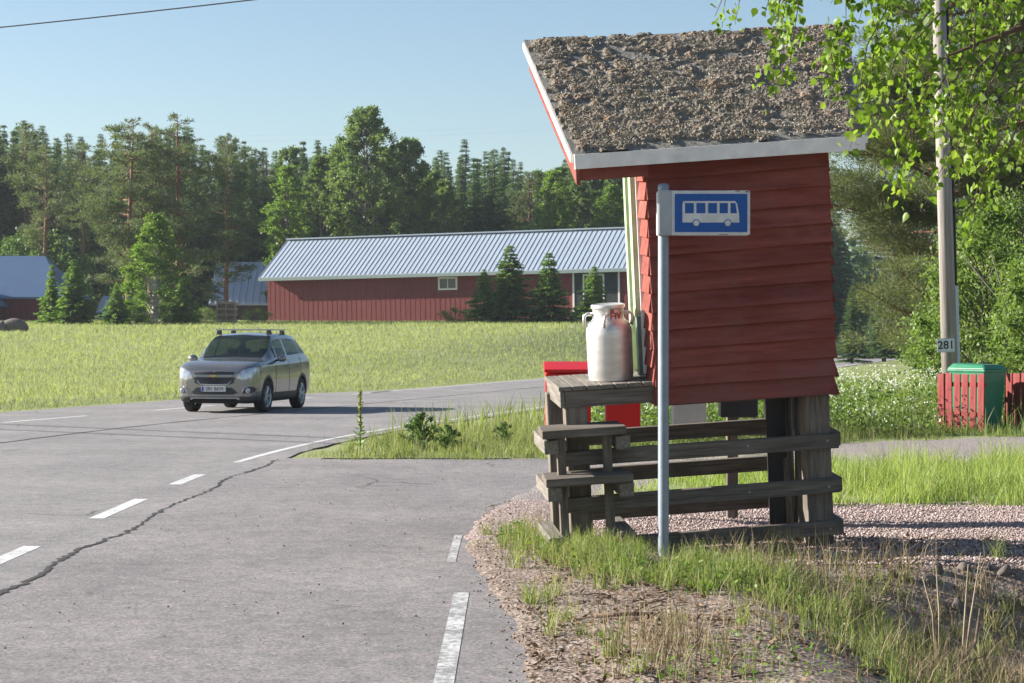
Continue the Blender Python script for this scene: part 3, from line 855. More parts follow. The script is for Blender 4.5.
# ------------------------------------------------------------------ milk can
can = empty('milk_can', (0, 0, 0), 'dented aluminium milk can with red lettering standing on the platform deck', 'milk can')
can.matrix_world = SH @ Matrix.Translation((-0.285, 0.26, 1.226)) @ Matrix.Rotation(R(0), 4, 'Z')
prof = [(0.150, 0.0), (0.158, 0.004), (0.160, 0.03), (0.1625, 0.04), (0.1635, 0.30), (0.165, 0.335), (0.163, 0.35), (0.160, 0.375), (0.146, 0.405), (0.124, 0.425), (0.112, 0.44), (0.110, 0.46), (0.110, 0.505), (0.1125, 0.512), (0.120, 0.516), (0.122, 0.528), (0.120, 0.538), (0.108, 0.542), (0.100, 0.537), (0.02, 0.530)]
m_ = MB(); m_.lathe(prof, 48); auto_smooth(m_.build('can_body', M['can_metal'], can), 50)
for sx in (-1, 1):
    m_ = MB()
    m_.tube([(sx * 0.108, 0, 0.475), (sx * 0.15, 0, 0.478), (sx * 0.172, 0, 0.465), (sx * 0.176, 0, 0.43), (sx * 0.163, 0, 0.385)], 0.013, 10)
    m_.build('handle', M['can_metal'], can, smooth=True)
m_ = MB(); m_.tube([(-.02, -.125, .475), (-.05, -.152, .462), (-.06, -.163, .42), (-.058, -.158, .385)], 0.011, 8)
m_.build('handle', M['can_metal'], can, smooth=True)
def bend_text(body, size, rad, zc, ang, name, mat, par, sx=1.0):
    o = text_mesh(name, body, size, mat, par, Matrix.Identity(4), 0.0, sx=sx, bold=0.003)
    for vv in o.data.vertices:
        t = vv.co.x / rad + ang
        vv.co = Vector((math.sin(t) * rad, -math.cos(t) * rad, zc + vv.co.y))
    return o
bend_text('HV', 0.062, 0.1125, 0.458, 0.35, 'lettering', M['red_mark'], can, 1.1)
bend_text('II', 0.045, 0.1115, 0.493, 0.1, 'lettering', M['red_mark'], can, 1.3)

# ------------------------------------------------------------------ bus stop sign
bs = empty('bus_stop_sign', (1.03, 13.6, 0), 'blue and white bus stop sign on a grey steel pole before the red shelter', 'bus stop sign')
m_ = MB(); m_.tube([(0, 0, -0.3), (0, 0, 2.52)], 0.037, 20); m_.lathe([(0.039, 2.51), (0.038, 2.53), (0.02, 2.54)], 20)
auto_smooth(m_.build('pole', M['steel'], bs), 60)
m_ = MB()
def rrect(x0, x1, z0, z1, r, n=5):
    pts = []
    for cx, cz, a0 in ((x1 - r, z0 + r, -90), (x1 - r, z1 - r, 0), (x0 + r, z1 - r, 90), (x0 + r, z0 + r, 180)):
        for k in range(n + 1):
            t = R(a0 + 90 * k / n); pts.append((cx + r * math.cos(t), cz + r * math.sin(t)))
    return pts
BX0, BX1, BZ0, BZ1 = -0.045, 0.582, 2.187, 2.488
m_.prism(rrect(BX0, BX1, BZ0, BZ1, 0.012), -0.058, -0.042)
m_.prism(rrect(BX0, BX1, BZ0, BZ1, 0.012), 0.040, 0.055)
m_.build('sign_plate', M['sign_white'], bs, bevel=.002)
m_ = MB(); m_.box(BX0 + .002, BX0 + 0.10, -0.064, 0.061, BZ0 - .004, BZ1 + .004); m_.build('bracket', M['sign_grey'], bs, bevel=.012)
m_ = MB(); m_.box(BX0 + 0.02, BX1 - .004, -0.040, 0.038, BZ0 + .004, BZ0 + .012); m_.box(BX0 + 0.02, BX1 - .004, -0.040, 0.038, BZ1 - .012, BZ1 - .004); m_.box(BX1 - .02, BX1 - .012, -.04, .038, BZ0 + .013, BZ1 - .013); m_.build('sign_frame', M['sign_grey'], bs)
PX0, PX1, PZ0, PZ1 = 0.072, 0.563, 2.207, 2.466
for yy, sgn in ((-0.0615, 1), (0.0585, -1)):
    m_ = MB(); m_.prism(rrect(PX0, PX1, PZ0, PZ1, 0.006), min(yy, yy + sgn * 0.003), max(yy, yy + sgn * .003)); m_.build('blue_panel', M['sign_blue'], bs)
def bus(y):
    fl = lambda f: PX0 + f * (PX1 - PX0)
    fz = lambda f: PZ0 + f * (PZ1 - PZ0)
    b_ = MB()
    t = 0.0025
    out = [(0.105, .25), (0.885, .25), (0.885, .50), (0.845, .79), (0.83, .805), (0.115, .805), (0.105, .79)]
    # body below the windows, roof strip, window posts: separate slabs of one white part
    def slab(pts): b_.prism([(fl(a), fz(b)) for a, b in pts], y - t, y)
    slab([(0.105, .25), (0.89, .25), (0.885, .49), (0.107, .49)])
    slab([(0.115, .76), (0.845, .76), (0.835, .81), (0.115, .81)])
    for x0 in (0.105, 0.262, 0.422, 0.582, 0.732):
        slab([(x0, .491), (x0 + .035, .491), (x0 + .035, .759), (x0, .759)])
    slab([(0.858, .491), (0.884, .491), (0.858, .759), (0.836, .759)])
    b_.build('bus_pictogram', M['sign_white'], bs)
    for cx in (0.295, 0.73):
        d_ = MB(); pts = [(fl(cx) + 0.026 * math.cos(2 * math.pi * k / 24), fz(.235) + 0.026 * math.sin(2 * math.pi * k / 24)) for k in range(24)]
        d_.prism(pts, y - t - .0015, y - t - .0003); d_.build('wheel_gap', M['sign_blue'], bs)
        d_ = MB(); pts = [(fl(cx) + 0.020 * math.cos(2 * math.pi * k / 24), fz(.235) + 0.020 * math.sin(2 * math.pi * k / 24)) for k in range(24)]
        d_.prism(pts, y - t - .003, y - t - .0017); d_.build('bus_wheel', M['sign_white'], bs)
bus(-0.0618)
for rx0, rx1, rz0, rz1 in ((BX1 - .03, BX1 - .012, BZ1 - .012, BZ1 - .003), (BX1 - .10, BX1 - .07, BZ1 - .006, BZ1 - .001), (PX0 + .3, PX0 + .36, BZ0 + .002, BZ0 + .006)):
    m_ = MB(); m_.box(rx0, rx1, -.0605, -.0585, rz0, rz1); m_.build('rust_spot', M['rust'], bs)

# ------------------------------------------------------------------ mailboxes on a rack behind the shelter
rk = empty('mailbox_rack', (0.75, 16.3, 0), 'grey timber rail on posts carrying the mailboxes behind the shelter', 'rack')
m_ = MB(); m_.box(-0.55, 1.65, -0.10, 0.10, 0.70, 0.745); m_.build('rail', M['grey_wood'], rk, bevel=.005)
for x in (-0.3, 1.06):
    m_ = MB(); m_.box(x - .045, x + .045, 0.10, 0.19, -0.3, 1.15); m_.build('post', M['grey_wood_v'], rk, bevel=.006)
def mailbox(x, w_, h_, mat, label, z=0.748, dpt=0.22, y=16.3, kind=0):
    t = empty('mailbox', (x, y, z), label, 'mailbox')
    b_ = MB()
    if kind == 0:
        b_.hexa([(-w_ / 2, -dpt / 2, 0), (w_ / 2, -dpt / 2, 0), (w_ / 2, dpt / 2, 0), (-w_ / 2, dpt / 2, 0), (-w_ / 2, -dpt / 2, h_ * .86), (w_ / 2, -dpt / 2, h_ * .86), (w_ / 2, dpt / 2, h_ * .98), (-w_ / 2, dpt / 2, h_ * .98)])
    else:
        b_.box(-w_ / 2, w_ / 2, -dpt / 2, dpt / 2, 0, h_ * .9)
    b_.build('box', mat, t, bevel=.01)
    l_ = MB()
    l_.hexa([(-w_ / 2 - .012, -dpt / 2 - .03, h_ * .87), (w_ / 2 + .012, -dpt / 2 - .03, h_ * .87), (w_ / 2 + .012, dpt / 2 + .01, h_ * .99), (-w_ / 2 - .012, dpt / 2 + .01, h_ * .99), (-w_ / 2 - .012, -dpt / 2 - .03, h_ * .92), (w_ / 2 + .012, -dpt / 2 - .03, h_ * .92), (w_ / 2 + .012, dpt / 2 + .01, h_ * 1.04), (-w_ / 2 - .012, dpt / 2 + .01, h_ * 1.04)])
    l_.build('lid', mat, t, bevel=.008)
    s_b = MB(); s_b.box(-w_ * .3, w_ * .3, -dpt / 2 - .006, -dpt / 2 - .001, h_ * .70, h_ * .74); s_b.build('slot', M['ink'], t)
    return t
mailbox(0.455, 0.37, 0.53, M['mailbox_red'], 'tall red mailbox showing past the left end of the platform deck')
mailbox(0.90, 0.28, 0.46, M['mailbox_red'], 'smaller red mailbox seen under the deck behind the milk can', y=16.28)
mailbox(1.43, 0.27, 0.44, M['mailbox_white'], 'grey white mailbox under the shelter just right of the sign pole', z=0.79, y=16.2)
mailbox(1.83, 0.30, 0.42, M['mailbox_black'], 'black mailbox in front of a post under the middle of the shelter', z=0.85, y=16.2)
mailbox(2.19, 0.25, 0.50, M['mailbox_black'], 'dark mailbox under the shelter beside the leaning braces', z=0.748)

# ------------------------------------------------------------------ car
def build_car():
    t = empty('parked_car', (-5.92, 39.6, 0.0), 'silver brown compact car with roof bars driving towards the camera on the road', 'car', rz=-R(10))
    t.name = 'car'
    t.scale = (.965, .965, .965)
    t.location.x += .03
    st = {  # y: (xs, zs) from the floor edge up to the roof centre
        0.00: ([.45, .56, .60, .61, .58, .52, .42, .28, 0], [0.3, 0.33, 0.44, 0.6217, 0.7677, 0.8285, 0.8528, 0.865, 0.87]),
        0.05: ([.55, .68, .73, .74, .71, .65, .54, .38, 0], [0.25, 0.28, 0.43, 0.668, 0.86, 0.915, 0.94, 0.95, 0.955]),
        0.18: ([.60, .77, .81, .82, .80, .74, .61, .40, 0], [0.22, 0.25, 0.42, 0.6867, 0.92, 0.975, 1.005, 1.015, 1.02]),
        0.45: ([.60, .80, .86, .875, .86, .79, .64, .42, 0], [0.21, 0.24, 0.42, 0.704, 0.96, 1.03, 1.06, 1.07, 1.075]),
        0.85: ([.60, .82, .872, .888, .878, .82, .66, .44, 0], [0.21, 0.24, 0.42, 0.692, 0.965, 1.05, 1.085, 1.095, 1.105]),
        1.12: ([.60, .82, .872, .888, .88, .835, .70, .48, 0], [.21, .24, .42, .68, .955, 1.055, 1.10, 1.115, 1.125]),
        1.50: ([.60, .82, .872, .888, .882, .84, .715, .60, 0], [.21, .24, .42, .68, .96, 1.07, 1.30, 1.36, 1.385]),
        1.90: ([.60, .82, .872, .888, .882, .84, .665, .575, 0], [.21, .24, .42, .68, .965, 1.08, 1.50, 1.585, 1.625]),
        2.40: ([.60, .82, .872, .888, .882, .84, .665, .58, 0], [.21, .24, .42, .68, .97, 1.095, 1.53, 1.625, 1.665]),
        3.00: ([.60, .82, .872, .888, .884, .845, .665, .58, 0], [.21, .24, .42, .68, .975, 1.115, 1.53, 1.625, 1.665]),
        3.45: ([.60, .82, .872, .888, .886, .845, .655, .57, 0], [.21, .25, .43, .69, .98, 1.14, 1.51, 1.605, 1.645]),
        3.80: ([.60, .82, .87, .885, .882, .835, .64, .555, 0], [.23, .28, .45, .70, .98, 1.15, 1.45, 1.555, 1.60]),
        4.05: ([.60, .80, .86, .872, .865, .80, .64, .54, 0], [.26, .32, .48, .71, .97, 1.13, 1.28, 1.37, 1.41]),
        4.18: ([.58, .74, .81, .825, .81, .74, .60, .50, 0], [.30, .36, .5, .71, .93, 1.04, 1.12, 1.16, 1.18]),
        4.25: ([.50, .62, .70, .71, .69, .62, .50, .40, 0], [.36, .42, .53, .70, .86, .93, .98, 1.0, 1.01]),
    }
    ys = np.array(sorted(st)); X = np.array([st[k][0] for k in ys]); Z = np.array([st[k][1] for k in ys])
    def pchip(x, Y, q):
        h = np.diff(x)[:, None]; dl = np.diff(Y, axis=0) / h
        m = np.zeros_like(Y); m[0] = dl[0]; m[-1] = dl[-1]
        same = dl[:-1] * dl[1:] > 0
        with np.errstate(divide='ignore', invalid='ignore'):
            hm = 2 * dl[:-1] * dl[1:] / (dl[:-1] + dl[1:])
        m[1:-1] = np.where(same, hm, 0)
        i = np.clip(np.searchsorted(x, q) - 1, 0, len(x) - 2)
        hh = h[i]; tt = ((q - x[i]) [:, None]) / hh
        return (2 * tt ** 3 - 3 * tt ** 2 + 1) * Y[i] + (tt ** 3 - 2 * tt ** 2 + tt) * hh * m[i] + (-2 * tt ** 3 + 3 * tt ** 2) * Y[i + 1] + (tt ** 3 - tt ** 2) * hh * m[i + 1]
    yq = np.unique(np.concatenate([np.linspace(0, .2, 26), np.linspace(.2, 4.0, 230), np.linspace(4.0, 4.25, 20)]))
    Xq = pchip(ys, X, yq); Zq = pchip(ys, Z, yq)
    kq = np.linspace(0, 8, 113)
    kk = np.arange(9.0)
    Xg = pchip(kk, Xq.T.copy(), kq).T; Zg = pchip(kk, Zq.T.copy(), kq).T
    # mirror: rows from right floor over the roof to left floor
    XX = np.concatenate([Xg, -Xg[:, -2::-1]], 1); ZZ = np.concatenate([Zg, Zg[:, -2::-1]], 1)
    KK = np.concatenate([kq, kq[-2::-1]])
    YY = np.repeat(yq[:, None], XX.shape[1], 1)
    ny_, nk = XX.shape
    V = np.stack([XX, YY, ZZ], -1).reshape(-1, 3)
    # close the front and the back by bulging the first and last ring to a flat cap
    ii, jj = np.meshgrid(np.arange(ny_ - 1), np.arange(nk - 1), indexing='ij')
    a = (ii * nk + jj).ravel()
    F = np.stack([a, a + 1, a + nk + 1, a + nk], 1)
    # caps: ladder between mirrored rows
    half = (nk - 1) // 2
    capf = [(j, nk - 1 - j, nk - 2 - j, j + 1) for j in range(half)]
    b0 = (ny_ - 1) * nk
    capr = [(b0 + j, b0 + j + 1, b0 + nk - 2 - j, b0 + nk - 1 - j) for j in range(half)]
    # the front cap needs a finer lattice so that grille and plate openings follow it
    F = np.concatenate([F, np.array(capr)])
    # front cap as lattice
    m_ = 40
    capV = []
    for j in range(half + 1):
        for q in range(m_ + 1):
            f_ = q / m_
            x = XX[0, j] * (1 - 2 * f_); z = ZZ[0, j]
            capV.append((x, -0.035 * (1 - (2 * f_ - 1) ** 2), z))
    base = len(V)
    V = np.concatenate([V, np.array(capV)])
    cf = []
    for j in range(half):
        for q in range(m_):
            p = base + j * (m_ + 1) + q
            cf.append((p, p + 1, p + m_ + 2, p + m_ + 1))
    F = np.concatenate([F, np.array(cf)])
    C = V[F].mean(1)
    KF = np.concatenate([np.repeat(((KK[:-1] + KK[1:]) / 2)[None, :], ny_ - 1, 0).ravel(), np.full(len(capr), 3.0), np.full(len(cf), 3.0)])
    cx, cy, cz = C[:, 0], C[:, 1], C[:, 2]
    ax = np.abs(cx)
    part = np.zeros(len(F), int)          # 0 body
    def poly(px_, pz_, pts):
        ins = np.zeros(len(px_), bool); n = len(pts); j = n - 1
        for i in range(n):
            xi, zi = pts[i]; xj, zj = pts[j]
            cnd = ((zi > pz_) != (zj > pz_)) & (px_ < (xj - xi) * (pz_ - zi) / (zj - zi + 1e-12) + xi)
            ins ^= cnd; j = i
        return ins
    ws = (KF > 6.35) & (cy > 1.17) & (cy < 1.86)
    part[ws] = 1
    rw = (KF > 6.5) & (cy > 3.93) & (cy < 4.14); part[rw] = 2
    wl = np.interp(cy, [1.30, 1.95], [1.10, 1.50])
    side = (KF > 5.18) & (KF < 5.98) & (cy > 1.52) & (cy < 3.82)
    fz = (KF - 5)
    sidef = side & (cy < 2.36) & ~((cy > 1.66) & (cy < 1.71)); part[sidef] = 3
    sider = side & (cy > 2.46) & (cy < 3.40) & (fz < 0.98 - 0.0 * cy); part[sider] = 4
    sideq = side & (cy > 3.46) & (fz > 0.05 + (cy - 3.4) * 0.4); part[sideq] = 5
    lower = (cz < 0.345) | ((cy > 4.1) & (cz < .5)); part[lower] = 6
    part[(ax > .55) & (cy > .5) & (cy < 3.8) & (cz < 0.37) & (cz > .1)] = 6
    for wy in (0.86, 3.415):
        r_ = np.hypot(cy - wy, cz - 0.335)
        part[(r_ < 0.435) & (ax > .62) & (part != -1)] = 6
        part[(r_ < 0.375) & (ax > .45)] = -1
    front = cy < 0.75
    fx = cx; 
    part[front & poly(ax, cz, [(0, .385), (.40, .385), (.50, .42), (.38, .53), (0, .53)]) & (cy < .12)] = 7   # lower intake
    part[front & poly(ax, cz, [(0, .585), (.34, .585), (.43, .635), (.44, .737), (0, .737)]) & (cy < .12)] = 7     # main grille
    part[front & poly(ax, cz, [(0, .79), (.43, .785), (.43, .85), (0, .855)]) & (cy < .2)] = 7                      # upper slot
    hl = poly(ax, cz, [(.47, .72), (.58, .68), (.77, .735), (.85, .90), (.80, .945), (.70, .925), (.54, .85)]) & (cy < .62)
    part[hl & (cx > 0)] = 8; part[hl & (cx < 0)] = 9
    fgp = poly(ax, cz, [(.57, .40), (.80, .42), (.83, .50), (.78, .555), (.62, .52)]) & (cy < .5)
    part[fgp] = 7
    part[(ax < .52) & (cz > .275) & (cz < .325) & (cy < .1)] = 10
    part[(ax > .85) & (cy > 1.32) & (cy < 3.0) & (cz > .345) & (cz < .40)] = 6
    def extract(pid, name, mat, side=0):
        sel = (part == pid) & ((cx * side > 0) if side else True)
        if not sel.any(): return None
        f = F[sel]; idx, inv = np.unique(f, return_inverse=True)
        me = mesh_np(name, V[idx], inv.reshape(f.shape))
        o = link(name, me, mat, t, smooth=True)
        return o
    body = extract(0, 'body', M['car_paint'])
    extract(1, 'windshield', M['car_glass']); extract(2, 'rear_window', M['car_glass'])
    for sd_ in (1, -1):
        extract(3, 'front_side_window', M['car_glass'], sd_); extract(4, 'rear_side_window', M['car_glass'], sd_); extract(5, 'quarter_window', M['car_glass'], sd_)
    extract(6, 'dark_cladding', M['black_plastic']); extract(7, 'grille', M['black_plastic'])
    for pid in (8, 9): extract(pid, 'headlight', M['lamp'])
    extract(10, 'skid_plate', M['silver_trim'])
    # lamps inside, bars, emblem, plate
    for sx in (-1, 1):
        m_ = MB(); m_.lathe([(0.0, .012), (0.03, .010), (0.042, 0.004), (0.044, -0.03)], 20, Matrix.Translation((sx * .68, 0.09, .81)) @ Matrix.Rotation(R(90), 4, 'X')); m_.build('lamp_projector', M['chrome'], body, smooth=True)
        m_ = MB(); m_.lathe([(0.0, .02), (0.04, .018), (0.055, 0.008), (0.058, -0.02)], 20, Matrix.Translation((sx * .695, 0.035, .47)) @ Matrix.Rotation(R(90), 4, 'X')); m_.build('fog_lamp', M['lamp'], t, smooth=True)
        m_ = MB(); m_.tube([(sx * .575, -.0, .40), (sx * .63, 0.0, .53), (sx * .78, .10, .565)], .010, 6); m_.build('fog_trim', M['chrome'], t, smooth=True)
    m_ = MB(); m_.box(.70, .77, .17, .23, .87, .905); m_.build('indicator', M['amber'], t, bevel=.01)
    m_ = MB(); m_.hexa([(-.41, -.05, .738), (.41, -.05, .738), (.42, .05, .738), (-.42, .05, .738), (-.41, -.045, .792), (.41, -.045, .792), (.42, .05, .792), (-.42, .05, .792)]); m_.build('grille_bar', M['car_paint'], t, bevel=.01)
    m_ = MB(); m_.tube([(-.415, .0, .738), (-.30, -.03, .598), (0, -.046, .590), (.30, -.03, .598), (.415, .0, .738)], .009, 6); m_.tube([(-.41, .02, .845), (0, -.03, .85), (.41, .02, .845)], .008, 6); m_.build('grille_trim', M['chrome'], t, smooth=True)
    m_ = MB()
    for z in (.63, .66, .695): m_.tube([(-.36, -.018, z), (0, -.040, z), (.36, -.018, z)], .006, 5)
    m_.build('grille_mesh', M['rubber'], t)
    m_ = MB(); m_.prism([(-.075, .752), (-.025, .752), (-.025, .742), (.025, .742), (.025, .752), (.075, .752), (.064, .78), (.025, .78), (.025, .79), (-.025, .79), (-.025, .78), (-.064, .78)], -.068, -.052); m_.build('emblem', M['emblem'], t)
    m_ = MB(); m_.box(-.26, .26, -.066, -.054, .445, .558); pl = m_.build('number_plate', M['sign_white'], t, bevel=.004)
    m_ = MB(); m_.box(-.256, -.212, -.0685, -.0665, .449, .554); m_.build('plate_band', M['plate_blue'], pl)
    text_mesh('plate_text', '281 BKM', 0.10, M['ink'], pl, Matrix.Translation((.022, -.068, .50)) @ Matrix.Rotation(R(90), 4, 'X'), 0.001, sx=1.0)
    # mirrors, handles, roof bars
    for sx in (-1, 1):
        m_ = MB()
        m_.lathe([(0.0, -.09), (.05, -.085), (.078, -.03), (.082, .02), (.06, .05), (0, .055)], 16, Matrix.Translation((sx * .985, 1.52, 1.115)) @ Matrix.Diagonal((1.25, 1, .95, 1)) @ Matrix.Rotation(R(-90), 4, 'X'))
        mr = m_.build('mirror', M['car_paint'], t, smooth=True)
        m_ = MB(); m_.tube([(sx * .84, 1.55, 1.07), (sx * .93, 1.53, 1.08)], .022, 8); m_.build('mirror_arm', M['black_plastic'], mr)
        for yh in (2.32, 3.18):
            m_ = MB(); m_.tube([(sx * .888, yh - .08, .93), (sx * .905, yh - .06, .935), (sx * .905, yh + .06, .935), (sx * .886, yh + .08, .93)], .014, 6); m_.build('door_handle', M['car_paint'], t, smooth=True)
        for yd, z0, z1 in ((1.42, .40, 1.05), (2.41, .38, 1.08), (3.30, .62, 1.12)):
            m_ = MB(); pts = []
            for z in np.linspace(z0, z1, 9):
                r_i = int(np.argmin(abs(yq - yd))); xi = np.interp(z, Zg[r_i][14:72], Xg[r_i][14:72]); pts.append((sx * (xi + .0005), yd, z))
            m_.tube(pts, .0045, 5); m_.build('door_gap', M['ink'], t)
    for yb in (1.98, 2.95):
        m_ = MB(); m_.box(-.64, .64, yb - .03, yb + .03, 1.712, 1.738); br = m_.build('roof_bar', M['silver_trim'], t, bevel=.008)
        for sx in (-1, 1):
            m_ = MB(); m_.hexa([(sx * .56 - .05, yb - .06, 1.615), (sx * .56 + .05, yb - .06, 1.615), (sx * .56 + .05, yb + .06, 1.615), (sx * .56 - .05, yb + .06, 1.615), (sx * .55 - .045, yb - .04, 1.71), (sx * .55 + .045, yb - .04, 1.71), (sx * .55 + .045, yb + .04, 1.71), (sx * .55 - .045, yb + .04, 1.71)]); m_.build('bar_foot', M['black_plastic'], br, bevel=.01)
    # wheels
    for wy in (0.86, 3.415):
        for sx in (-1, 1):
            Mx = Matrix.Translation((sx * .765, wy, .333)) @ Matrix.Rotation(sx * R(90), 4, 'Y')
            if wy < 1: Mx = Matrix.Translation((sx * .765, wy, .333)) @ Matrix.Rotation(R(-3), 4, 'Z') @ Matrix.Rotation(sx * R(90), 4, 'Y')
            m_ = MB(); m_.lathe([(.215, -.10), (.31, -.105), (.330, -.085), (.334, -.03), (.334, .04), (.330, .085), (.31, .105), (.225, .108), (.215, .09)], 40, Mx, cap=False)
            wh = m_.build('tyre', M['rubber'], t, smooth=True)
            m_ = MB(); m_.lathe([(.0, .085), (.05, .088), (.06, .075), (.055, .06)], 20, Mx); m_.lathe([(.190, .06), (.205, .10), (.222, .108), (.226, .10), (.215, .02), (.20, -.04)], 40, Mx, cap=False)
            for k in range(5):
                for dd in (-.16, .16):
                    a0 = 2 * math.pi * k / 5 + .3
                    c0_, s0_ = math.cos(a0 + dd * .7), math.sin(a0 + dd * .7); c1_, s1_ = math.cos(a0 + dd), math.sin(a0 + dd)
                    m_.tube([(c0_ * .045, s0_ * .045, .074), (c1_ * .205, s1_ * .205, .092)], [.020, .017], 6, True, Mx)
            m_.build('rim', M['alloy'], wh)
            m_ = MB(); m_.lathe([(.20, .0), (.13, .03), (.0, .03)], 24, Mx, cap=False); m_.build('brake', M['ink'], wh)
    for sx, ys_ in ((-.36, 2.25), (.36, 2.25), (-.36, 3.1), (.36, 3.1)):
        m_ = MB(); m_.box(sx - .24, sx + .24, ys_, ys_ + .13, .55, 1.12); m_.box(sx - .13, sx + .13, ys_ + .03, ys_ + .12, 1.15, 1.32); m_.box(sx - .24, sx + .24, ys_ - .45, ys_ + .02, .5, .66); m_.build('seat', M['black_plastic'], t, bevel=.04)
    m_ = MB(); m_.hexa([(-.74, 1.25, .7), (.74, 1.25, .7), (.74, 1.75, .7), (-.74, 1.75, .7), (-.70, 1.25, 1.04), (.70, 1.25, 1.04), (.70, 1.75, 1.02), (-.70, 1.75, 1.02)]); m_.build('dashboard', M['black_plastic'], t, bevel=.03)
    m_ = MB(); m_.tube([(.36 + .18 * math.cos(a_), 1.86 + .03 * math.sin(a_), 1.02 + .17 * math.sin(a_)) for a_ in np.linspace(0, 6.283, 21)], .014, 6); m_.build('steering_wheel', M['black_plastic'], t)
    m_ = MB(); m_.box(-.82, .82, 1.2, 3.9, .50, .54); m_.build('cabin_floor', M['black_plastic'], t)
    # dark underside and wheel wells
    m_ = MB(); m_.box(-.62, .62, .35, 3.95, .19, .30); m_.box(-.55, .55, .3, 4.0, .30, .62); m_.build('underbody', M['ink'], t)
    return t
build_car()

# ------------------------------------------------------------------ utility pole, number plate, wires
PZ, PXC = 33.0, (951.5 - 512) * 33 / 2000
lean = -R(1.7)
upole = empty('utility_pole', (PXC, PZ, 0), 'grey weathered wooden utility pole with cable conduit behind the green bin', 'utility pole')
upole.rotation_euler = (0, lean, 0)
m_ = MB(); m_.tube([(0, 0, -0.5), (0, 0, 4), (0, 0, 9.2)], [0.135, 0.122, 0.10], 20); m_.build('pole_shaft', wood('silver_grey_pole', (0.15, 0.135, 0.12), (0.36, 0.33, 0.30), axis=(20, 20, 0.6)), upole, smooth=True)
m_ = MB(); m_.box(0.118, 0.175, -.03, .03, -.1, 2.35); m_.build('cable_conduit', plain('pale_blue_conduit', (0.50, 0.58, 0.60), .5, var=.06), upole, bevel=.008)
m_ = MB(); m_.tube([(0.14, 0, 2.36), (0.145, .0, 3.2), (0.135, 0, 4.6), (0.13, 0, 6.5), (.125, 0, 8.6)], 0.026, 8); m_.build('down_cable', M['rubber'], upole, smooth=True)
m_ = MB(); m_.tube([(-.35, -.11, 8.4), (.35, -.11, 8.4)], .03, 8); m_.build('cross_arm', M['steel'], upole)
hn = empty('house_number_plate', (PXC - 0.085 + 1.35 * math.sin(lean), PZ - 0.152, 1.37), 'small white plate with the number 281 on the utility pole', 'number plate', rz=0)
hn.rotation_euler = (0, lean, 0)
m_ = MB(); m_.prism(rrect(-.145, .145, -.115, .115, .012), -.008, .008); m_.build('plate_board', M['sign_grey'], hn)
m_ = MB(); m_.prism(rrect(-.132, .132, -.102, .102, .008), -.011, -.0085); m_.build('plate_face', M['sign_white'], hn)
text_mesh('digits', '281', 0.185, M['ink'], hn, Matrix.Translation((0, -.013, .0)) @ Matrix.Rotation(R(90), 4, 'X'), 0.0008, bold=.003)

def wire(p, q, sag, r, label, group=None):
    m_ = MB(); pts = []
    for k in range(41):
        f = k / 40; c = Vector(p).lerp(Vector(q), f); c.z -= sag * 4 * f * (1 - f); pts.append(c)
    m_.tube(pts, r, 6)
    o = m_.build('overhead_cable', M['rubber'], None, smooth=True)
    return tag(o, label, 'cable', group)
wire((PXC - .3, PZ, 8.57), (-44, 50.5, 7.79), 0.9, 0.012, 'black overhead cable crossing the sky at the upper left corner')
wire((PXC - .25, PZ, 9.1), (-44, 51.8, 10.2), 0.5, 0.018, 'thin upper wire running above the black cable from the utility pole')
wire((-60, 60.7, 8.6), (14, 5.7, 8.6), .5, .042, 'thick unseen cable added overhead at the left to cast a shadow across the road')  # unseen cable pair, placed and thickened for its shadow lines on the road
wire((-60, 63.2, 8.7), (14, 5.9, 8.7), .5, .038, 'second unseen cable added beside it to cast the farther shadow line on the road')
for k, (ya, yb) in enumerate(((120, 128), (126, 133))):
    a_ = px(-60, ya + 15, 300); b_ = px(700, yb - 14, 330)
    wire(a_, b_, 1.5, 0.004, ['faint upper power line strung far beyond the treetops', 'faint lower power line strung far beyond the treetops'][k])

# ------------------------------------------------------------------ green bin in its red picket screen
bc = Vector((7.50, 32.25, 0))
bn = empty('wheeled_bin', bc, 'green wheeled bin with domed lid standing inside the red picket screen', 'bin', rz=R(40))
m_ = MB(); m_.hexa([(-.24, -.29, .06), (.24, -.29, .06), (.24, .27, .06), (-.24, .27, .06), (-.285, -.355, .96), (.285, -.355, .96), (.285, .355, .96), (-.285, .355, .96)])
m_.build('bin_body', M['bin_green'], bn, bevel=.02)
m_ = MB(); m_.box(-.30, .30, -.37, .37, .945, .985); m_.build('rim', M['bin_green'], bn, bevel=.01)
m_ = MB(); m_.hexa([(-.31, -.385, .988), (.31, -.385, .988), (.31, .385, .988), (-.31, .385, .988), (-.24, -.30, 1.06), (.24, -.30, 1.06), (.24, .30, 1.085), (-.24, .30, 1.085)])
ld = m_.build('lid', M['bin_green'], bn, bevel=.025)
m_ = MB(); m_.tube([(-.12, -.2, 1.065), (-.12, -.2, 1.09), (.12, -.2, 1.09), (.12, -.2, 1.065)], .013, 8); m_.build('grip', M['rubber'], ld)
for sx in (-1, 1):
    m_ = MB(); m_.tube([(sx * .20, .27, .10), (sx * .26, .27, .10)], .10, 20); m_.build('wheel', M['rubber'], bn)
sc = empty('picket_screen', (7.1, 31.6, 0), 'red painted picket screen around the green wheeled bin', 'fence')
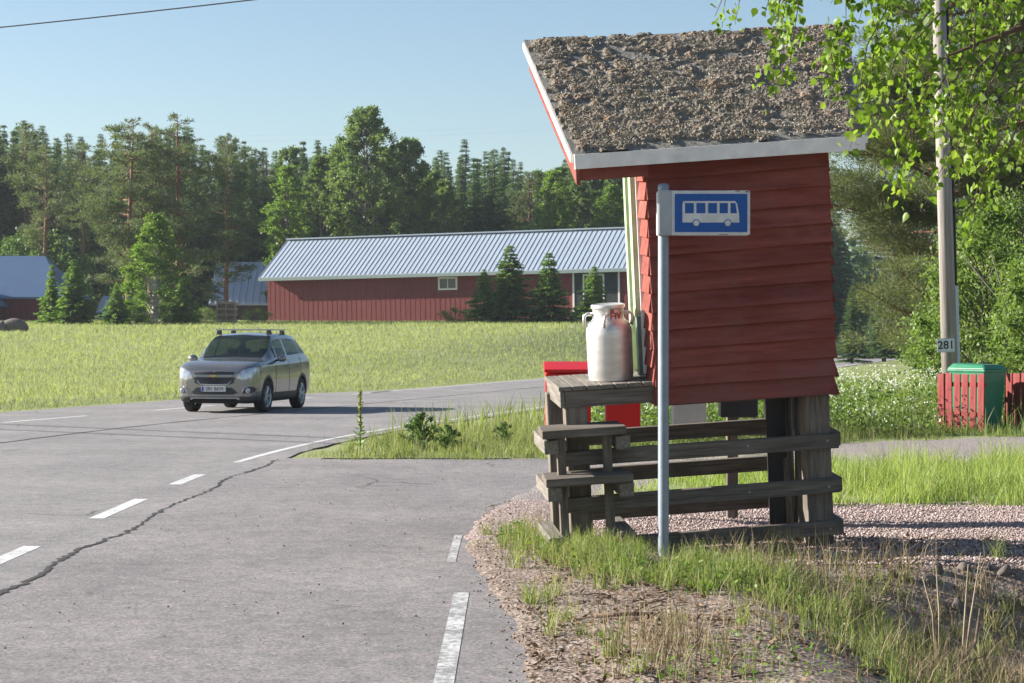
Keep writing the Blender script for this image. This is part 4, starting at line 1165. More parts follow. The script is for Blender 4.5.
def pickets(a, b, n, y_top=0.93, name='picket'):
    a = Vector(a) - Vector((7.1, 31.6)); b = Vector(b) - Vector((7.1, 31.6)); d = (b - a); ln = d.length; ang = math.atan2(d.y, d.x)
    for k in range(n):
        f = (k + .5) / n; c = a + d * f
        wv = ln / n * .80
        Mx = Matrix.Translation((c.x, c.y, 0)) @ Matrix.Rotation(ang, 4, 'Z') @ Matrix.Rotation(R(random.uniform(-.9, .9)), 4, 'Y')
        p_ = MB(); p_.box(-wv / 2, wv / 2, -.012, .012, .02 + random.uniform(-.015, .015), y_top + random.uniform(-.015, .015))
        o = p_.build(name, M['red_fence'], sc, bevel=.004); o.matrix_local = Mx
    for z in (.25, .72):
        Mx = Matrix.Translation((a.x, a.y, 0)) @ Matrix.Rotation(ang, 4, 'Z')
        p_ = MB(); p_.box(0, ln, .014, .05, z, z + .07); o = p_.build('cross_rail', M['red_fence'], sc); o.matrix_local = Mx
pickets((6.80, 31.95), (7.38, 31.22), 6)
pickets((8.06, 32.75), (8.55, 31.95), 5, .92)
pickets((6.95, 32.4), (7.9, 33.1), 7, .90)

# ------------------------------------------------------------------ buildings
def barn_long():
    z0, z1 = 160.0, 149.0
    a = px(268, 322, z0); b = px(640, 316, z1)
    a.z = 2.2; b.z = 2.5
    d = Vector((b.x - a.x, b.y - a.y, 0)); Ln = d.length + 3.0; ang = math.atan2(d.y, d.x)
    t = empty('long_barn', (a.x, a.y, 2.15), 'long dark red barn with ribbed pale metal roof across the field', 'barn', rz=ang)
    t.rotation_euler = (0, -R(0.75), ang)
    W, Hh, rise, ov = 9.0, 4.35, 2.85, 0.55
    m_ = MB(); m_.box(0, Ln, 0, W, -1.0, Hh)
    m_.prism([(0, 0), (1, 0), (1, 1)], 0, 0.0001) if False else None
    m_.add([(0, 0, Hh), (0, W, Hh), (0, W / 2, Hh + rise), (Ln, 0, Hh), (Ln, W, Hh), (Ln, W / 2, Hh + rise)], [(0, 2, 1), (3, 4, 5)])
    wl = m_.build('wall', M['barn_red'], t)
    m_ = MB()
    k = rise / (W / 2)
    for sgn in (1, -1):
        e0 = -ov if sgn == 1 else W + ov
        ze = Hh - ov * k
        m_.hexa([(-.5, e0, ze + .05), (Ln + .5, e0, ze + .05), (Ln + .5, W / 2, Hh + rise + .05), (-.5, W / 2, Hh + rise + .05), (-.5, e0, ze + .17), (Ln + .5, e0, ze + .17), (Ln + .5, W / 2, Hh + rise + .17), (-.5, W / 2, Hh + rise + .17)] if sgn == 1 else
                [(Ln + .5, e0, ze + .05), (-.5, e0, ze + .05), (-.5, W / 2, Hh + rise + .05), (Ln + .5, W / 2, Hh + rise + .05), (Ln + .5, e0, ze + .17), (-.5, e0, ze + .17), (-.5, W / 2, Hh + rise + .17), (Ln + .5, W / 2, Hh + rise + .17)])
    rf = m_.build('roof', M['roof_metal'], t)
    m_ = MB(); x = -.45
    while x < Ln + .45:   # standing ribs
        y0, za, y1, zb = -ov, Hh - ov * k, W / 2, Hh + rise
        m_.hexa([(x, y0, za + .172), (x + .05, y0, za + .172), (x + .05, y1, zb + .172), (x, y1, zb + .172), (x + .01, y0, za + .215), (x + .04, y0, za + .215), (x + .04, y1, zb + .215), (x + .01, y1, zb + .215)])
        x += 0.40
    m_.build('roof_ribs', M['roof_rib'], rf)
    m_ = MB(); m_.box(-.5, Ln + .5, -ov - .10, -ov - .004, Hh - ov * k - .12, Hh - ov * k + .12); m_.build('eave_board', plain('eave_green', (0.26, 0.32, 0.30), .6), rf)
    m_ = MB(); m_.box(-.5, Ln + .5, W / 2 - .2, W / 2 + .2, Hh + rise + .22, Hh + rise + .32); m_.build('ridge_cap', M['roof_metal'], rf)
    def window(x, zc, w_, h_):
        m_ = MB()
        f_ = .13
        m_.box(x - w_ / 2, x + w_ / 2, -.06, -.004, zc - h_ / 2, zc - h_ / 2 + f_); m_.box(x - w_ / 2, x + w_ / 2, -.06, -.004, zc + h_ / 2 - f_, zc + h_ / 2)
        for xx in (x - w_ / 2, x + w_ / 2 - f_, x - f_ / 4): m_.box(xx, xx + (f_ if xx != x - f_ / 4 else f_ / 2), -.058, -.004, zc - h_ / 2 + f_ + .002, zc + h_ / 2 - f_ - .002)
        o = m_.build('window', M['white_trim'], t)
        m_ = MB(); m_.box(x - w_ / 2 + f_, x + w_ / 2 - f_, -.03, -.003, zc - h_ / 2 + f_, zc + h_ / 2 - f_); m_.build('pane', M['window_glass'], o)
    sc_ = Ln / (640 - 268 + 38)
    pxw = lambda p: (p - 268) * (d.length / 372.0)
    window(pxw(455), 3.35, 1.6, 1.0)
    window(pxw(597), 2.6, 1.7, 2.4)
    m_ = MB(); m_.box(pxw(577), pxw(577) + .14, -.06, -.004, 0, Hh - .2); m_.box(pxw(620), pxw(620) + .14, -.06, -.004, 0, Hh - .2); m_.build('door_frame', M['white_trim'], t)
    m_ = MB(); m_.box(pxw(577) + .145, pxw(620) - .005, -.03, -.003, 0, Hh - .3); m_.build('door_opening', M['dark_inside'], t)
    m_ = MB(); xx = .2
    while xx < Ln:
        m_.box(xx, xx + .05, -.010, -.0025, -.5, Hh - .1); xx += .42
    bt = m_.build('wall_battens', M['barn_red'], wl)
barn_long()
def barn_small():
    Zb = 150.0
    p0 = px(-60, 325, Zb); p1 = px(50, 325, Zb)
    gz = th((p1.x), Zb) - .3
    t = empty('small_barn', (p1.x, Zb, gz), 'small dark red barn with blue grey roof at the left edge of the field', 'barn')
    W = 9.0; Lx = 10.0
    sc_ = Zb / 2000
    eave = CAM_H + (338 - 295) * sc_ - gz; ridge = CAM_H + (338 - 256) * (Zb + W / 2) / 2000 - gz
    m_ = MB(); m_.box(-Lx, 0, 0, W, -1, eave); m_.build('wall', M['barn_red'], t)
    m_ = MB()
    # hipped right end: ridge stops short of the wall
    rx = -1.4; ov = .5
    ez = eave - .15
    m_.add([(-Lx - .5, -ov, ez), (ov * 2.4, -ov, ez), (ov * 2.4, W + ov, ez), (-Lx - .5, W + ov, ez), (-Lx - .5, W / 2, ridge), (rx, W / 2, ridge),
            (-Lx - .5, -ov, ez - .14), (ov * 2.4, -ov, ez - .14), (ov * 2.4, W + ov, ez - .14), (-Lx - .5, W + ov, ez - .14)],
           [(0, 1, 5, 4), (1, 2, 5), (2, 3, 4, 5), (3, 0, 4), (0, 6, 7, 1), (1, 7, 8, 2), (2, 8, 9, 3), (6, 9, 8, 7)])
    m_.build('roof', M['roof_blue'], t)
    # front wing with its gable at the left
    wx = (px(2, 0, Zb).x - p1.x)
    m_ = MB(); m_.box(wx - 6, wx, -3.2, -.003, -1, eave - .5)
    m_.prism([(wx - 6, eave - .5), (wx, eave - .5), (wx - 3, eave + 1.9)], -3.2, -.003); m_.build('wing_wall', M['barn_red'], t)
    m_ = MB()
    k = 2.4 / 3
    m_.hexa([(wx - 3, -3.6, eave + 1.92), (wx + .6, -3.6, eave + 1.92 - 3.6 * k), (wx + .6, .0, eave + 1.92 - 3.6 * k), (wx - 3, .0, eave + 1.92), (wx - 3, -3.6, eave + 2.06), (wx + .6, -3.6, eave + 2.06 - 3.6 * k), (wx + .6, .0, eave + 2.06 - 3.6 * k), (wx - 3, .0, eave + 2.06)])
    m_.build('wing_roof', M['roof_blue'], t)
    m_ = MB(); m_.hexa([(wx - 3, -3.68, eave + 1.72), (wx + .6, -3.68, eave + 1.72 - 3.6 * k), (wx + .6, -3.604, eave + 1.72 - 3.6 * k), (wx - 3, -3.604, eave + 1.72), (wx - 3, -3.68, eave + 2.04), (wx + .6, -3.68, eave + 2.04 - 3.6 * k), (wx + .6, -3.604, eave + 2.04 - 3.6 * k), (wx - 3, -3.604, eave + 2.04)])
    m_.build('barge_board', plain('barge_red', (0.30, 0.06, 0.05), .7), t)
barn_small()
def shed(x0, x1, ye, yr, Z, label, W=8, yb=322):
    p0 = px(x0, 0, Z).x; p1 = px(x1, 0, Z).x
    gz = th((p0 + p1) / 2, Z)
    t = empty('shed', (p0, Z, gz), label, 'shed')
    eave = CAM_H + (338 - ye) * Z / 2000 - gz; ridge = CAM_H + (338 - yr) * (Z + W / 2) / 2000 - gz
    Ln = p1 - p0
    m_ = MB(); m_.box(0, Ln, 0, W, -1, eave); m_.prism([(0, 0), (1, 0), (1, 1)], 0, 1) if False else None
    m_.add([(0, 0, eave), (0, W, eave), (0, W / 2, ridge), (Ln, 0, eave), (Ln, W, eave), (Ln, W / 2, ridge)], [(0, 2, 1), (3, 4, 5)])
    m_.build('wall', plain('dark_weathered_boards', (0.10, 0.06, 0.05), .85, var=.3), t)
    m_ = MB()
    m_.hexa([(-.4, -.5, eave - .3), (Ln + .4, -.5, eave - .3), (Ln + .4, W / 2, ridge + .02), (-.4, W / 2, ridge + .02), (-.4, -.5, eave - .15), (Ln + .4, -.5, eave - .15), (Ln + .4, W / 2, ridge + .17), (-.4, W / 2, ridge + .17)])
    m_.hexa([(-.4, W / 2, ridge + .02), (Ln + .4, W / 2, ridge + .02), (Ln + .4, W + .5, eave - .3), (-.4, W + .5, eave - .3), (-.4, W / 2, ridge + .17), (Ln + .4, W / 2, ridge + .17), (Ln + .4, W + .5, eave - .15), (-.4, W + .5, eave - .15)])
    rf = m_.build('roof', M['roof_pale'], t)
    m_ = MB(); x = -.3
    while x < Ln + .3:
        m_.hexa([(x, -.5, eave - .148), (x + .1, -.5, eave - .148), (x + .1, W / 2, ridge + .172), (x, W / 2, ridge + .172), (x + .02, -.5, eave - .06), (x + .08, -.5, eave - .06), (x + .08, W / 2, ridge + .26), (x + .02, W / 2, ridge + .26)]); x += .6
    m_.build('roof_ribs', M['roof_pale'], rf)
shed(214, 272, 302, 264, 176.0, 'low shed with pale metal roof half hidden behind the pines left of the long barn')
shed(100, 124, 315, 298, 170.0, 'pale roofed shed glimpsed between the small spruces and the bright birch', 6)
# pallet stack beside the field
PB = px(227, 322, 140)
gz = th(PB.x, 140)
ps = empty('pallet_stack', (PB.x, 140, gz), 'square stack of firewood in a pale wooden crate below the dark pine', 'crate')
for zz in (0.15, .55, .95, 1.35):
    m_ = MB(); m_.box(-.68, .68, -.55, -.51, zz, zz + .12); m_.box(-.68, .68, .51, .55, zz, zz + .12); m_.box(-.68, -.64, -.508, .508, zz, zz + .12); m_.box(.64, .68, -.508, .508, zz, zz + .12)
    m_.build('slat', plain('new_wood', (.40, .29, .19), .8, var=.2), ps)
for sx in (-.64, -.02, .60):
    m_ = MB(); m_.box(sx, sx + .07, -.60, -.555, 0, 1.6); m_.build('upright', M['concrete'], ps)
m_ = MB(); m_.box(-.63, .63, -.50, .50, .1, 1.5); m_.build('firewood', plain('firewood', (.24, .15, .09), .9, var=.5, scale=7), ps)

# ------------------------------------------------------------------ air
hz_m = bpy.data.materials.new('thin_summer_haze'); hz_m.use_nodes = True
hn_ = hz_m.node_tree; hn_.nodes.clear()
pv = hn_.nodes.new('ShaderNodeVolumePrincipled'); pv.inputs['Color'].default_value = (0.80, 0.88, 1.0, 1); pv.inputs['Density'].default_value = 0.00017; pv.inputs['Anisotropy'].default_value = 0.2
ho_ = hn_.nodes.new('ShaderNodeOutputMaterial'); hn_.links.new(pv.outputs[0], ho_.inputs['Volume'])
m_ = MB(); m_.box(-650, 650, -60, 1250, -3.0, 48.0)
tag(m_.build('haze', hz_m), 'thin bluish summer haze softening the far forest', 'haze', kind='stuff')

# ------------------------------------------------------------------ vegetation builders
def cat_quads(parts):
    Vs, Fs, b = [], [], 0
    for V_, F_ in parts:
        Vs.append(V_); Fs.append(F_ + b); b += len(V_)
    return np.concatenate(Vs), np.concatenate(Fs)

def spruce_mesh(h, r, seed, whorls=30, size=0.62, base=0.06, fat=1.0):
    rng = np.random.default_rng(seed)
    C, A, Ls, Ws = [], [], [], []
    for i in range(whorls):
        t = base + (1 - base) * (max(0.0, i + rng.uniform(-.8, .8)) / whorls) ** .88
        t = min(max(t, base), .995)
        z = t * h
        rad = r * (1 - (t - base) / (1 - base)) ** 0.95 * rng.uniform(.62, 1.2) + .05
        nb = int(rng.integers(6, 10))
        a0 = rng.uniform(0, 6.28)
        for k in range(nb):
            an = a0 + 6.283 * k / nb + rng.uniform(-.3, .3)
            ln = rad * rng.uniform(.65, 1.1)
            m = max(4, int(ln / size * 9))
            f = np.linspace(.12, 1, m) + rng.uniform(-.04, .04, m)
            droop = -.22 * ln * f ** 1.3 + .10 * ln * f ** 4
            P = np.stack([math.cos(an) * ln * f, math.sin(an) * ln * f, z + droop], -1)
            for rep in range(2):
                q = P + rng.normal(scale=size * .12, size=P.shape)
                side = rng.choice([-1, 1], m)
                d = np.stack([math.cos(an) - math.sin(an) * side * rng.uniform(.3, 1.1, m), math.sin(an) + math.cos(an) * side * rng.uniform(.3, 1.1, m), rng.uniform(-.75, .02, m)], -1)
                sz_ = size * (.42 + .58 * (1 - t) ** .7)
                C.append(q); A.append(d); Ls.append(sz_ * rng.uniform(.6, 1.15, m)); Ws.append(sz_ * fat * rng.uniform(.18, .34, m))
    C = np.concatenate(C); A = np.concatenate(A); Ls = np.concatenate(Ls); Ws = np.concatenate(Ws)
    B = rng.normal(size=C.shape) * np.array([1, 1, .55])
    V_, F_ = leaf_quads(C, Ls, Ws, A, B)
    return mesh_np('spruce_crown', V_, F_)

def pine_mesh(h, r, seed, start=.38, tuft=0.5, nlimb=34, dens=1.0, flat=.45, nw_=.2):
    """layered, irregular crown of needle tufts on limbs; returns crown and limbs"""
    rng = np.random.default_rng(seed)
    C, A = [], []
    lim = MB()
    for i in range(nlimb):
        t = start + (1 - start) * ((i + rng.uniform(0, 1)) / nlimb) ** .95
        t = min(t, .99)
        z = h * t
        prof = math.sin(math.pi * min(1, max(0.0, (t - start) / (1 - start)) * .86 + .14)) ** .6
        ln = r * prof * rng.uniform(.5, 1.15)
        an = rng.uniform(0, 6.283)
        rise = rng.uniform(-.12, .38) * ln
        end = Vector((math.cos(an) * ln, math.sin(an) * ln, z + rise))
        st_ = Vector((0, 0, z - .1 * ln))
        mid_ = st_.lerp(end, .55) + Vector((0, 0, -.06 * ln))
        lim.tube([st_, mid_, end], [max(.03, .035 * ln ** .6 * .9), .03, .015], 5, False)
        ncl = max(2, int(ln / (tuft * 1.35)) + 1)
        for c in range(ncl):
            f = .35 + .65 * (c + rng.uniform(0, 1)) / ncl
            p = np.array(st_.lerp(end, f)) + rng.normal(scale=[.18 * ln * f + .1, .18 * ln * f + .1, .05 * ln])
            rc = rng.uniform(.5, 1.05) * (0.30 + .115 * ln)
            m = int(16 * dens * (rc / tuft) ** 1.6) + 8
            q = rng.normal(size=(m, 3)); q /= np.linalg.norm(q, axis=1, keepdims=True)
            q *= (rng.random(m) ** .45)[:, None]
            C.append(p + q * np.array([rc, rc, rc * flat]))
            d = q + np.array([math.cos(an), math.sin(an), .8]) * .55 + rng.normal(scale=.35, size=(m, 3))
            A.append(d)
    C = np.concatenate(C); A = np.concatenate(A)
    n = len(C)
    V_, F_ = leaf_quads(C, tuft * rng.uniform(.5, 1.05, n), tuft * nw_ * rng.uniform(.7, 1.3, n), A, rng.normal(size=(n, 3)))
    me = mesh_np('pine_crown', V_, F_)
    lm = bpy.data.meshes.new('pine_limbs'); lm.from_pydata(lim.v, [], lim.f); lm.update()
    return me, lm

def leafy_mesh(h, r, seed, start=.2, leaf=.4, nblob=40, per=110, shape='oval', spread=.30):
    rng = np.random.default_rng(seed)
    C, A = [], []
    lim = MB()
    for i in range(nblob):
        t = start + (1 - start) * min(.99, ((i + rng.random()) / nblob) ** .92)
        f = (t - start) / (1 - start)
        pr = {'oval': math.sin(math.pi * (f * .80 + .16)) ** .75, 'cone': (1 - f) ** .8 * .95 + .06, 'round': math.sqrt(max(0.02, 1 - (2 * f - 1) ** 2)) * .9 + .08}[shape]
        an = rng.uniform(0, 6.283); rr = r * pr * rng.random() ** .4 * rng.uniform(.7, 1.08)
        p = np.array([math.cos(an) * rr, math.sin(an) * rr, h * t * .97])
        rc = r * spread * rng.uniform(.6, 1.25) * (.55 + .45 * pr)
        lim.tube([(0, 0, max(.05, h * t * .97 - rr * .9 - .1)), (p[0] * .5, p[1] * .5, p[2] - rr * .35), tuple(p)], [.012 * h * .5 * (1.1 - t) + .012, .02, .008], 4, False)
        m = int(per * rng.uniform(.7, 1.3))
        q = rng.normal(size=(m, 3)); q /= np.linalg.norm(q, axis=1, keepdims=True)
        q *= np.minimum(np.abs(rng.normal(.5, .42, m)), 1.9)[:, None]
        C.append(p + q * np.array([rc, rc, rc * .95]) + np.array([0, 0, -.12 * rc]))
        A.append(q * .5 + np.array([0, 0, -.25]) + rng.normal(scale=.6, size=(m, 3)))
    C = np.concatenate(C); A = np.concatenate(A); n = len(C)
    ok = C[:, 2] > .02 * h
    C, A = C[ok], A[ok]; n = len(C)
    V_, F_ = leaf_quads(C, leaf * rng.uniform(.6, 1.2, n), leaf * rng.uniform(.45, .85, n), A, rng.normal(size=(n, 3)))
    me = mesh_np('leaf_crown', V_, F_)
    lm = bpy.data.meshes.new('limbs'); lm.from_pydata(lim.v, [], lim.f); lm.update()
    return me, lm

def trunk_mesh(h, r0, seed, r1=.03, wob=.15, lean=0.0):
    rng = random.Random(seed); m_ = MB(); pts = []; rr = []
    for k in range(9):
        f = k / 8
        pts.append((wob * math.sin(f * 5 + seed) * f + lean * h * f, wob * math.cos(f * 4 + seed * 2) * f * .6 - wob * .6 * 0, h * f - (.6 if k == 0 else 0))); rr.append(r0 * (1 - f) ** .8 + r1 + (r0 * .35 if k == 0 else 0))
    m_.tube(pts, rr, 9)
    me = bpy.data.meshes.new('trunk'); me.from_pydata(m_.v, [], m_.f); me.update()
    return me

class Kind:
    def __init__(s, name, crown, trunk, limbs, cm, tm, lm=None):
        s.name, s.crown, s.trunk, s.limbs = name, crown, trunk, limbs
        for me, mt in ((crown, cm), (trunk, tm), (limbs, lm or tm)):
            if me is not None:
                me.materials.clear(); me.materials.append(mt)
        for me in (trunk, limbs):
            if me is not None: me.polygons.foreach_set('use_smooth', [True] * len(me.polygons))
    def put(s, x, y, z, label, cat='tree', group=None, sc=1.0, scz=None, rz=None, name=None):
        t = empty(name or s.name, (x, y, z), label, cat, group, random.uniform(0, 6.28) if rz is None else rz)
        t.scale = (sc, sc, scz or sc)
        if s.trunk: link('trunk', s.trunk, None, t)
        if s.limbs: link('limb', s.limbs, None, t)
        link('crown', s.crown, None, t)
        return t

# far kinds, built at 16 m and scaled
SPR = [Kind('spruce_tree', spruce_mesh(16, r_, 100 + i, 66, .50), trunk_mesh(15.6, .18, i), None, M['spruce'], M['bark_grey']) for i, r_ in enumerate((2.3, 2.7, 2.0, 2.5))]
PIN = []
for i, (r_, st_) in enumerate(((2.6, .45), (2.2, .5), (3.0, .38))):
    c_, l_ = pine_mesh(16, r_, 200 + i, st_, .36, 50, 1.3)
    PIN.append(Kind('pine_tree', c_, trunk_mesh(15.7, .20, 20 + i), l_, M['pine'], M['bark_pine']))
BIR = []
for i, (r_, st_) in enumerate(((3.0, .16), (2.6, .22))):
    c_, l_ = leafy_mesh(16, r_, 300 + i, st_, .22, 210, 120, 'oval', .15)
    BIR.append(Kind('birch_tree', c_, trunk_mesh(13.2, .17, 40 + i), l_, M['birch'], M['bark_birch'], M['bark_grey']))
c_, l_ = leafy_mesh(16, 2.4, 321, .1, .22, 210, 110, 'oval', .16)
BIRL = Kind('birch_tree', c_, trunk_mesh(13.2, .15, 45), l_, M['birch_bright'], M['bark_birch'], M['bark_grey'])

def top_y(x):
    """upper outline of the forest in the photograph, in pixels"""
    return float(np.interp(x, [-80, 0, 40, 80, 130, 200, 260, 330, 420, 470, 520, 560, 640, 760, 850, 930, 1060], [128, 124, 122, 140, 128, 130, 150, 140, 152, 142, 155, 160, 165, 150, 150, 140, 130]))
rf_ = random.Random(5)
nplaced = 0
for row, (Z, step) in enumerate(((186, 13), (200, 12), (216, 14), (236, 18))):
    x = -70
    while x < 1100:
        Zj = Z + rf_.uniform(-6, 6)
        X = (x - 512) / 2000 * Zj
        dR = float(road_d(X, Zj))
        if abs(dR) > 9:
            gz = th(X, Zj)
            ty = top_y(x) + rf_.uniform(-8, 20) + (10 if row == 0 else 0)
            hh = CAM_H + (338 - ty) * Zj / 2000 - gz
            if 4 < hh < 30:
                q = rf_.random()
                if x < 110: pick = 'p' if q < .2 else 's'
                elif x < 270: pick = 'p' if q < .12 else 's'
                elif x < 450: pick = 'b' if (q < .45 and row < 2) else 's'
                elif x < 540: pick = 's' if q < .85 else 'p'
                else: pick = 'b' if (q < .55 and row < 2) else 's'
                K = {'s': SPR, 'p': PIN, 'b': BIR}[pick]
                k_ = K[rf_.randrange(len(K))]
                lab = {'s': ('dark pointed spruce in the dense forest wall behind the barns', 'spruces of the forest wall'),
                       'p': ('tall bare stemmed pine in the dense forest wall behind the barns', 'pines of the forest wall'),
                       'b': ('green round leaved birch among the spruces of the forest wall', 'birches of the forest wall')}[pick]
                s_c = hh / 16
                k_.put(X, Zj, gz - .2, lab[0], 'tree', lab[1], s_c * rf_.uniform(.95, 1.2) if pick != 'b' else s_c * 1.1, s_c)
                nplaced += 1
        x += step * rf_.uniform(.75, 1.3)
for x in range(770, 1075, 13):
    Zj = 305 + rf_.uniform(-12, 12); X = (x - 512) / 2000 * Zj; gz = th(X, Zj)
    hh = CAM_H + (338 - (225 + rf_.uniform(-18, 25))) * Zj / 2000 - gz
    if hh > 4: SPR[rf_.randrange(4)].put(X, Zj, gz - .2, 'dark spruce of the far wood closing the end of the road', 'tree', 'spruces at the end of the road', hh / 16 * 1.5, hh / 16)
# far-off wood closing the gaps low down
nw = 40000
Xw = RNG.uniform(-260, 260, nw); Yw = RNG.uniform(252, 268, nw)
gw = terrain(Xw, Yw)
Cw = np.stack([Xw, Yw, gw + RNG.random(nw) ** .8 * (8 + 7 * fbm(Xw * .16 + 80, Yw * .1, 141))], -1)
okw = np.abs(road_d(Xw, Yw)) > 8
Cw = Cw[okw]
Vw, Fw = leaf_quads(Cw, RNG.uniform(.8, 1.7, len(Cw)), RNG.uniform(.6, 1.2, len(Cw)))
tag(link('distant_wood', mesh_np('distant_wood', Vw, Fw), M['spruce']), 'dark mass of far trees closing the forest behind the tree wall', 'wood', kind='stuff')
nu = 9000
Xw = RNG.uniform(-75, 75, nu); Yw = RNG.uniform(180, 200, nu); okw = (np.abs(road_d(Xw, Yw)) > 9)
Xw, Yw = Xw[okw], Yw[okw]
Cw = np.stack([Xw, Yw, terrain(Xw, Yw) + RNG.random(len(Xw)) ** 1.5 * 4.2], -1)
Vw, Fw = leaf_quads(Cw, RNG.uniform(.5, 1.1, len(Cw)), RNG.uniform(.4, .8, len(Cw)))
tag(link('forest_undergrowth', mesh_np('forest_undergrowth', Vw, Fw), M['willow']), 'leafy undergrowth along the foot of the forest wall', 'undergrowth', kind='stuff')

def put_px(K, x, ytop, Z, label, cat='tree', group=None, wide=1.0, hbase=16.0, name=None, sink=.1, rz=None):
    X = (x - 512) / 2000 * Z; gz = th(X, Z)
    hh = CAM_H + (338 - ytop) * Z / 2000 - gz
    s_c = hh / hbase
    return K.put(X, Z, gz - sink, label, cat, group, s_c * wide, s_c, rz, name)
# big pines between the small barn and the long barn
big = []
for i, (r_, st_, nl) in enumerate(((4.4, .22, 64), (3.6, .22, 60), (3.8, .14, 64))):
    c_, l_ = pine_mesh(16, r_, 240 + i, st_, .34, nl, 1.5, .36)
    big.append(Kind('pine_tree', c_, trunk_mesh(15.7, .24, 60 + i, lean=(.01 if i else .02)), l_, M['pine'], M['bark_pine']))
put_px(big[0], 128, 118, 146, 'broad old pine with spreading layered limbs, left of the pine group', 'tree', wide=1.0)
put_px(big[1], 178, 113, 148, 'tallest pine of the group behind the bright birch', 'tree', wide=1.05)
put_px(big[1], 150, 122, 151, 'pine half hidden between the two tallest pines of the group', 'tree', wide=.95)
put_px(big[2], 226, 133, 145, 'dark bushy pine with straight trunk standing above the firewood crate', 'tree', wide=.86)
put_px(PIN[0], 45, 148, 168, 'slim pine with long bare pale trunk behind the small barn', 'tree', wide=1.1)
# tall birches in the middle
c_, l_ = leafy_mesh(16, 3.3, 351, .12, .22, 280, 130, 'oval', .135)
BB = Kind('birch_tree', c_, trunk_mesh(13.2, .2, 71), l_, M['birch'], M['bark_birch'], M['bark_grey'])
put_px(BB, 366, 100, 178, 'tallest broad birch rising above the forest behind the long barn', 'tree', wide=1.05)
put_px(BB, 410, 132, 180, 'birch just right of the tallest birch behind the long barn', 'tree', wide=.9)
put_px(BIRL, 286, 160, 176, 'pale green slender birch at the left end of the long barn', 'tree', wide=1.2)
put_px(BIR[1], 322, 150, 182, 'birch between the pale slender one and the tallest one', 'tree', wide=1.2)
put_px(BIRL, 553, 165, 178, 'light green birch behind the barn roof left of the shelter', 'tree', wide=1.25)
put_px(BIRL, 612, 180, 176, 'light green birch next to the shelter roof edge', 'tree', wide=1.25)
# small trees at the barns
c_, l_ = leafy_mesh(8, 2.0, 361, .03, .13, 170, 150, 'cone', .19)
SB = Kind('birch_tree', c_, trunk_mesh(7.6, .09, 77), l_, M['birch_bright'], M['bark_birch'])
put_px(SB, 155, 210, 138, 'bright green pointed young birch in front of the big pines', 'tree', hbase=8.0, wide=1.75)
ysp = [Kind('spruce_tree', spruce_mesh(6, r_, 400 + i, 40, .34, .02, 1.7), trunk_mesh(5.8, .08, 80 + i, .012), None, M['spruce_young'], M['bark_grey']) for i, r_ in enumerate((1.75, 1.55, 1.9))]
put_px(ysp[0], 74, 257, 136, 'bushy young spruce at the right end of the small barn', 'tree', hbase=6.0, wide=1.45)
put_px(ysp[1], 52, 262, 138, 'thin young spruce against the blue grey barn roof', 'tree', hbase=6.0, wide=1.0)
put_px(ysp[2], 116, 283, 134, 'dark low spruce between the bushy spruce and the bright birch', 'tree', hbase=6.0, wide=1.5)
put_px(ysp[1], 182, 276, 136, 'small dark spruce at the right foot of the bright birch', 'tree', hbase=6.0, wide=1.5)
put_px(ysp[0], 510, 243, 143, 'tallest of the young spruces in front of the long barn', 'tree', hbase=6.0, wide=1.5)
put_px(ysp[2], 484, 268, 142, 'low spruce leaning on the left side of the tallest barn spruce', 'tree', hbase=6.0, wide=1.45)
put_px(ysp[1], 549, 250, 142, 'slender young spruce in front of the white barn window', 'tree', hbase=6.0, wide=1.5)
put_px(ysp[0], 594, 264, 140, 'light young spruce in front of the dark barn door', 'tree', hbase=6.0, wide=1.5)
c_, l_ = leafy_mesh(5, 3.0, 371, .05, .18, 120, 170, 'round', .2)
RB = Kind('willow_bush', c_, trunk_mesh(3.5, .12, 85), l_, M['willow'], M['bark_grey'])
put_px(RB, 38, 230, 172, 'round grey green bush behind the blue grey barn roof', 'bush', hbase=5.0, wide=1.05)
put_px(RB, 100, 250, 180, 'dull green bush under the broad pine beyond the small barn', 'bush', hbase=5.0, wide=.8)
c_, l_ = leafy_mesh(2.2, 2.3, 377, .0, .10, 46, 120, 'round', .2)
LBK = Kind('wild_bush', c_, None, l_, M['shrub'], M['bark_grey'])
for i, (x, yt, Z, lb) in enumerate(((205, 306, 141, 'low bush left of the firewood crate'), (257, 307, 144, 'low bush between the firewood crate and the long barn'), (455, 306, 144, 'low pale weed bush at the foot of the long barn wall'), (140, 312, 140, 'low bush at the left foot of the bright birch'))):
    put_px(LBK, x, yt, Z, lb, 'bush', hbase=2.2, wide=1.15)
# right side: big near pine, dark spruces, light shrubs
c_, l_ = pine_mesh(14, 4.3, 501, .085, .18, 135, 2.1, .42, .14)
NP = Kind('pine_tree', c_, trunk_mesh(13.8, .24, 91), l_, M['pine_near'], M['bark_pine'])
NP.put((947 - 512) / 2000 * 60, 60, 0, 'large olive green pine behind the utility pole, limbs reaching down to the road', 'tree', rz=1.1)
c_, l_ = pine_mesh(15, 3.6, 503, .2, .20, 90, 1.4, .40, .14)
NP2 = Kind('pine_tree', c_, trunk_mesh(14.6, .24, 93), l_, M['pine_near'], M['bark_pine'])
NP2.put((1040 - 512) / 2000 * 66, 66, 0, 'second large pine behind the shrubs at the right edge', 'tree')
for i, (x, yt, Z, lb) in enumerate(((852, 282, 118, 'dark spruce beneath the large pine beyond the road'), (884, 262, 126, 'dark spruce behind the lowest limbs of the large pine'), (925, 240, 122, 'dark spruce right behind the utility pole'), (975, 235, 112, 'dark spruce behind the light shrubs'), (1015, 228, 105, 'dark spruce at the right edge behind the shrubs'))):
    X = (x - 512) / 2000 * Z
    put_px(SPR[i % 4], x, yt, Z, lb, 'tree', wide=1.5)
shr = []
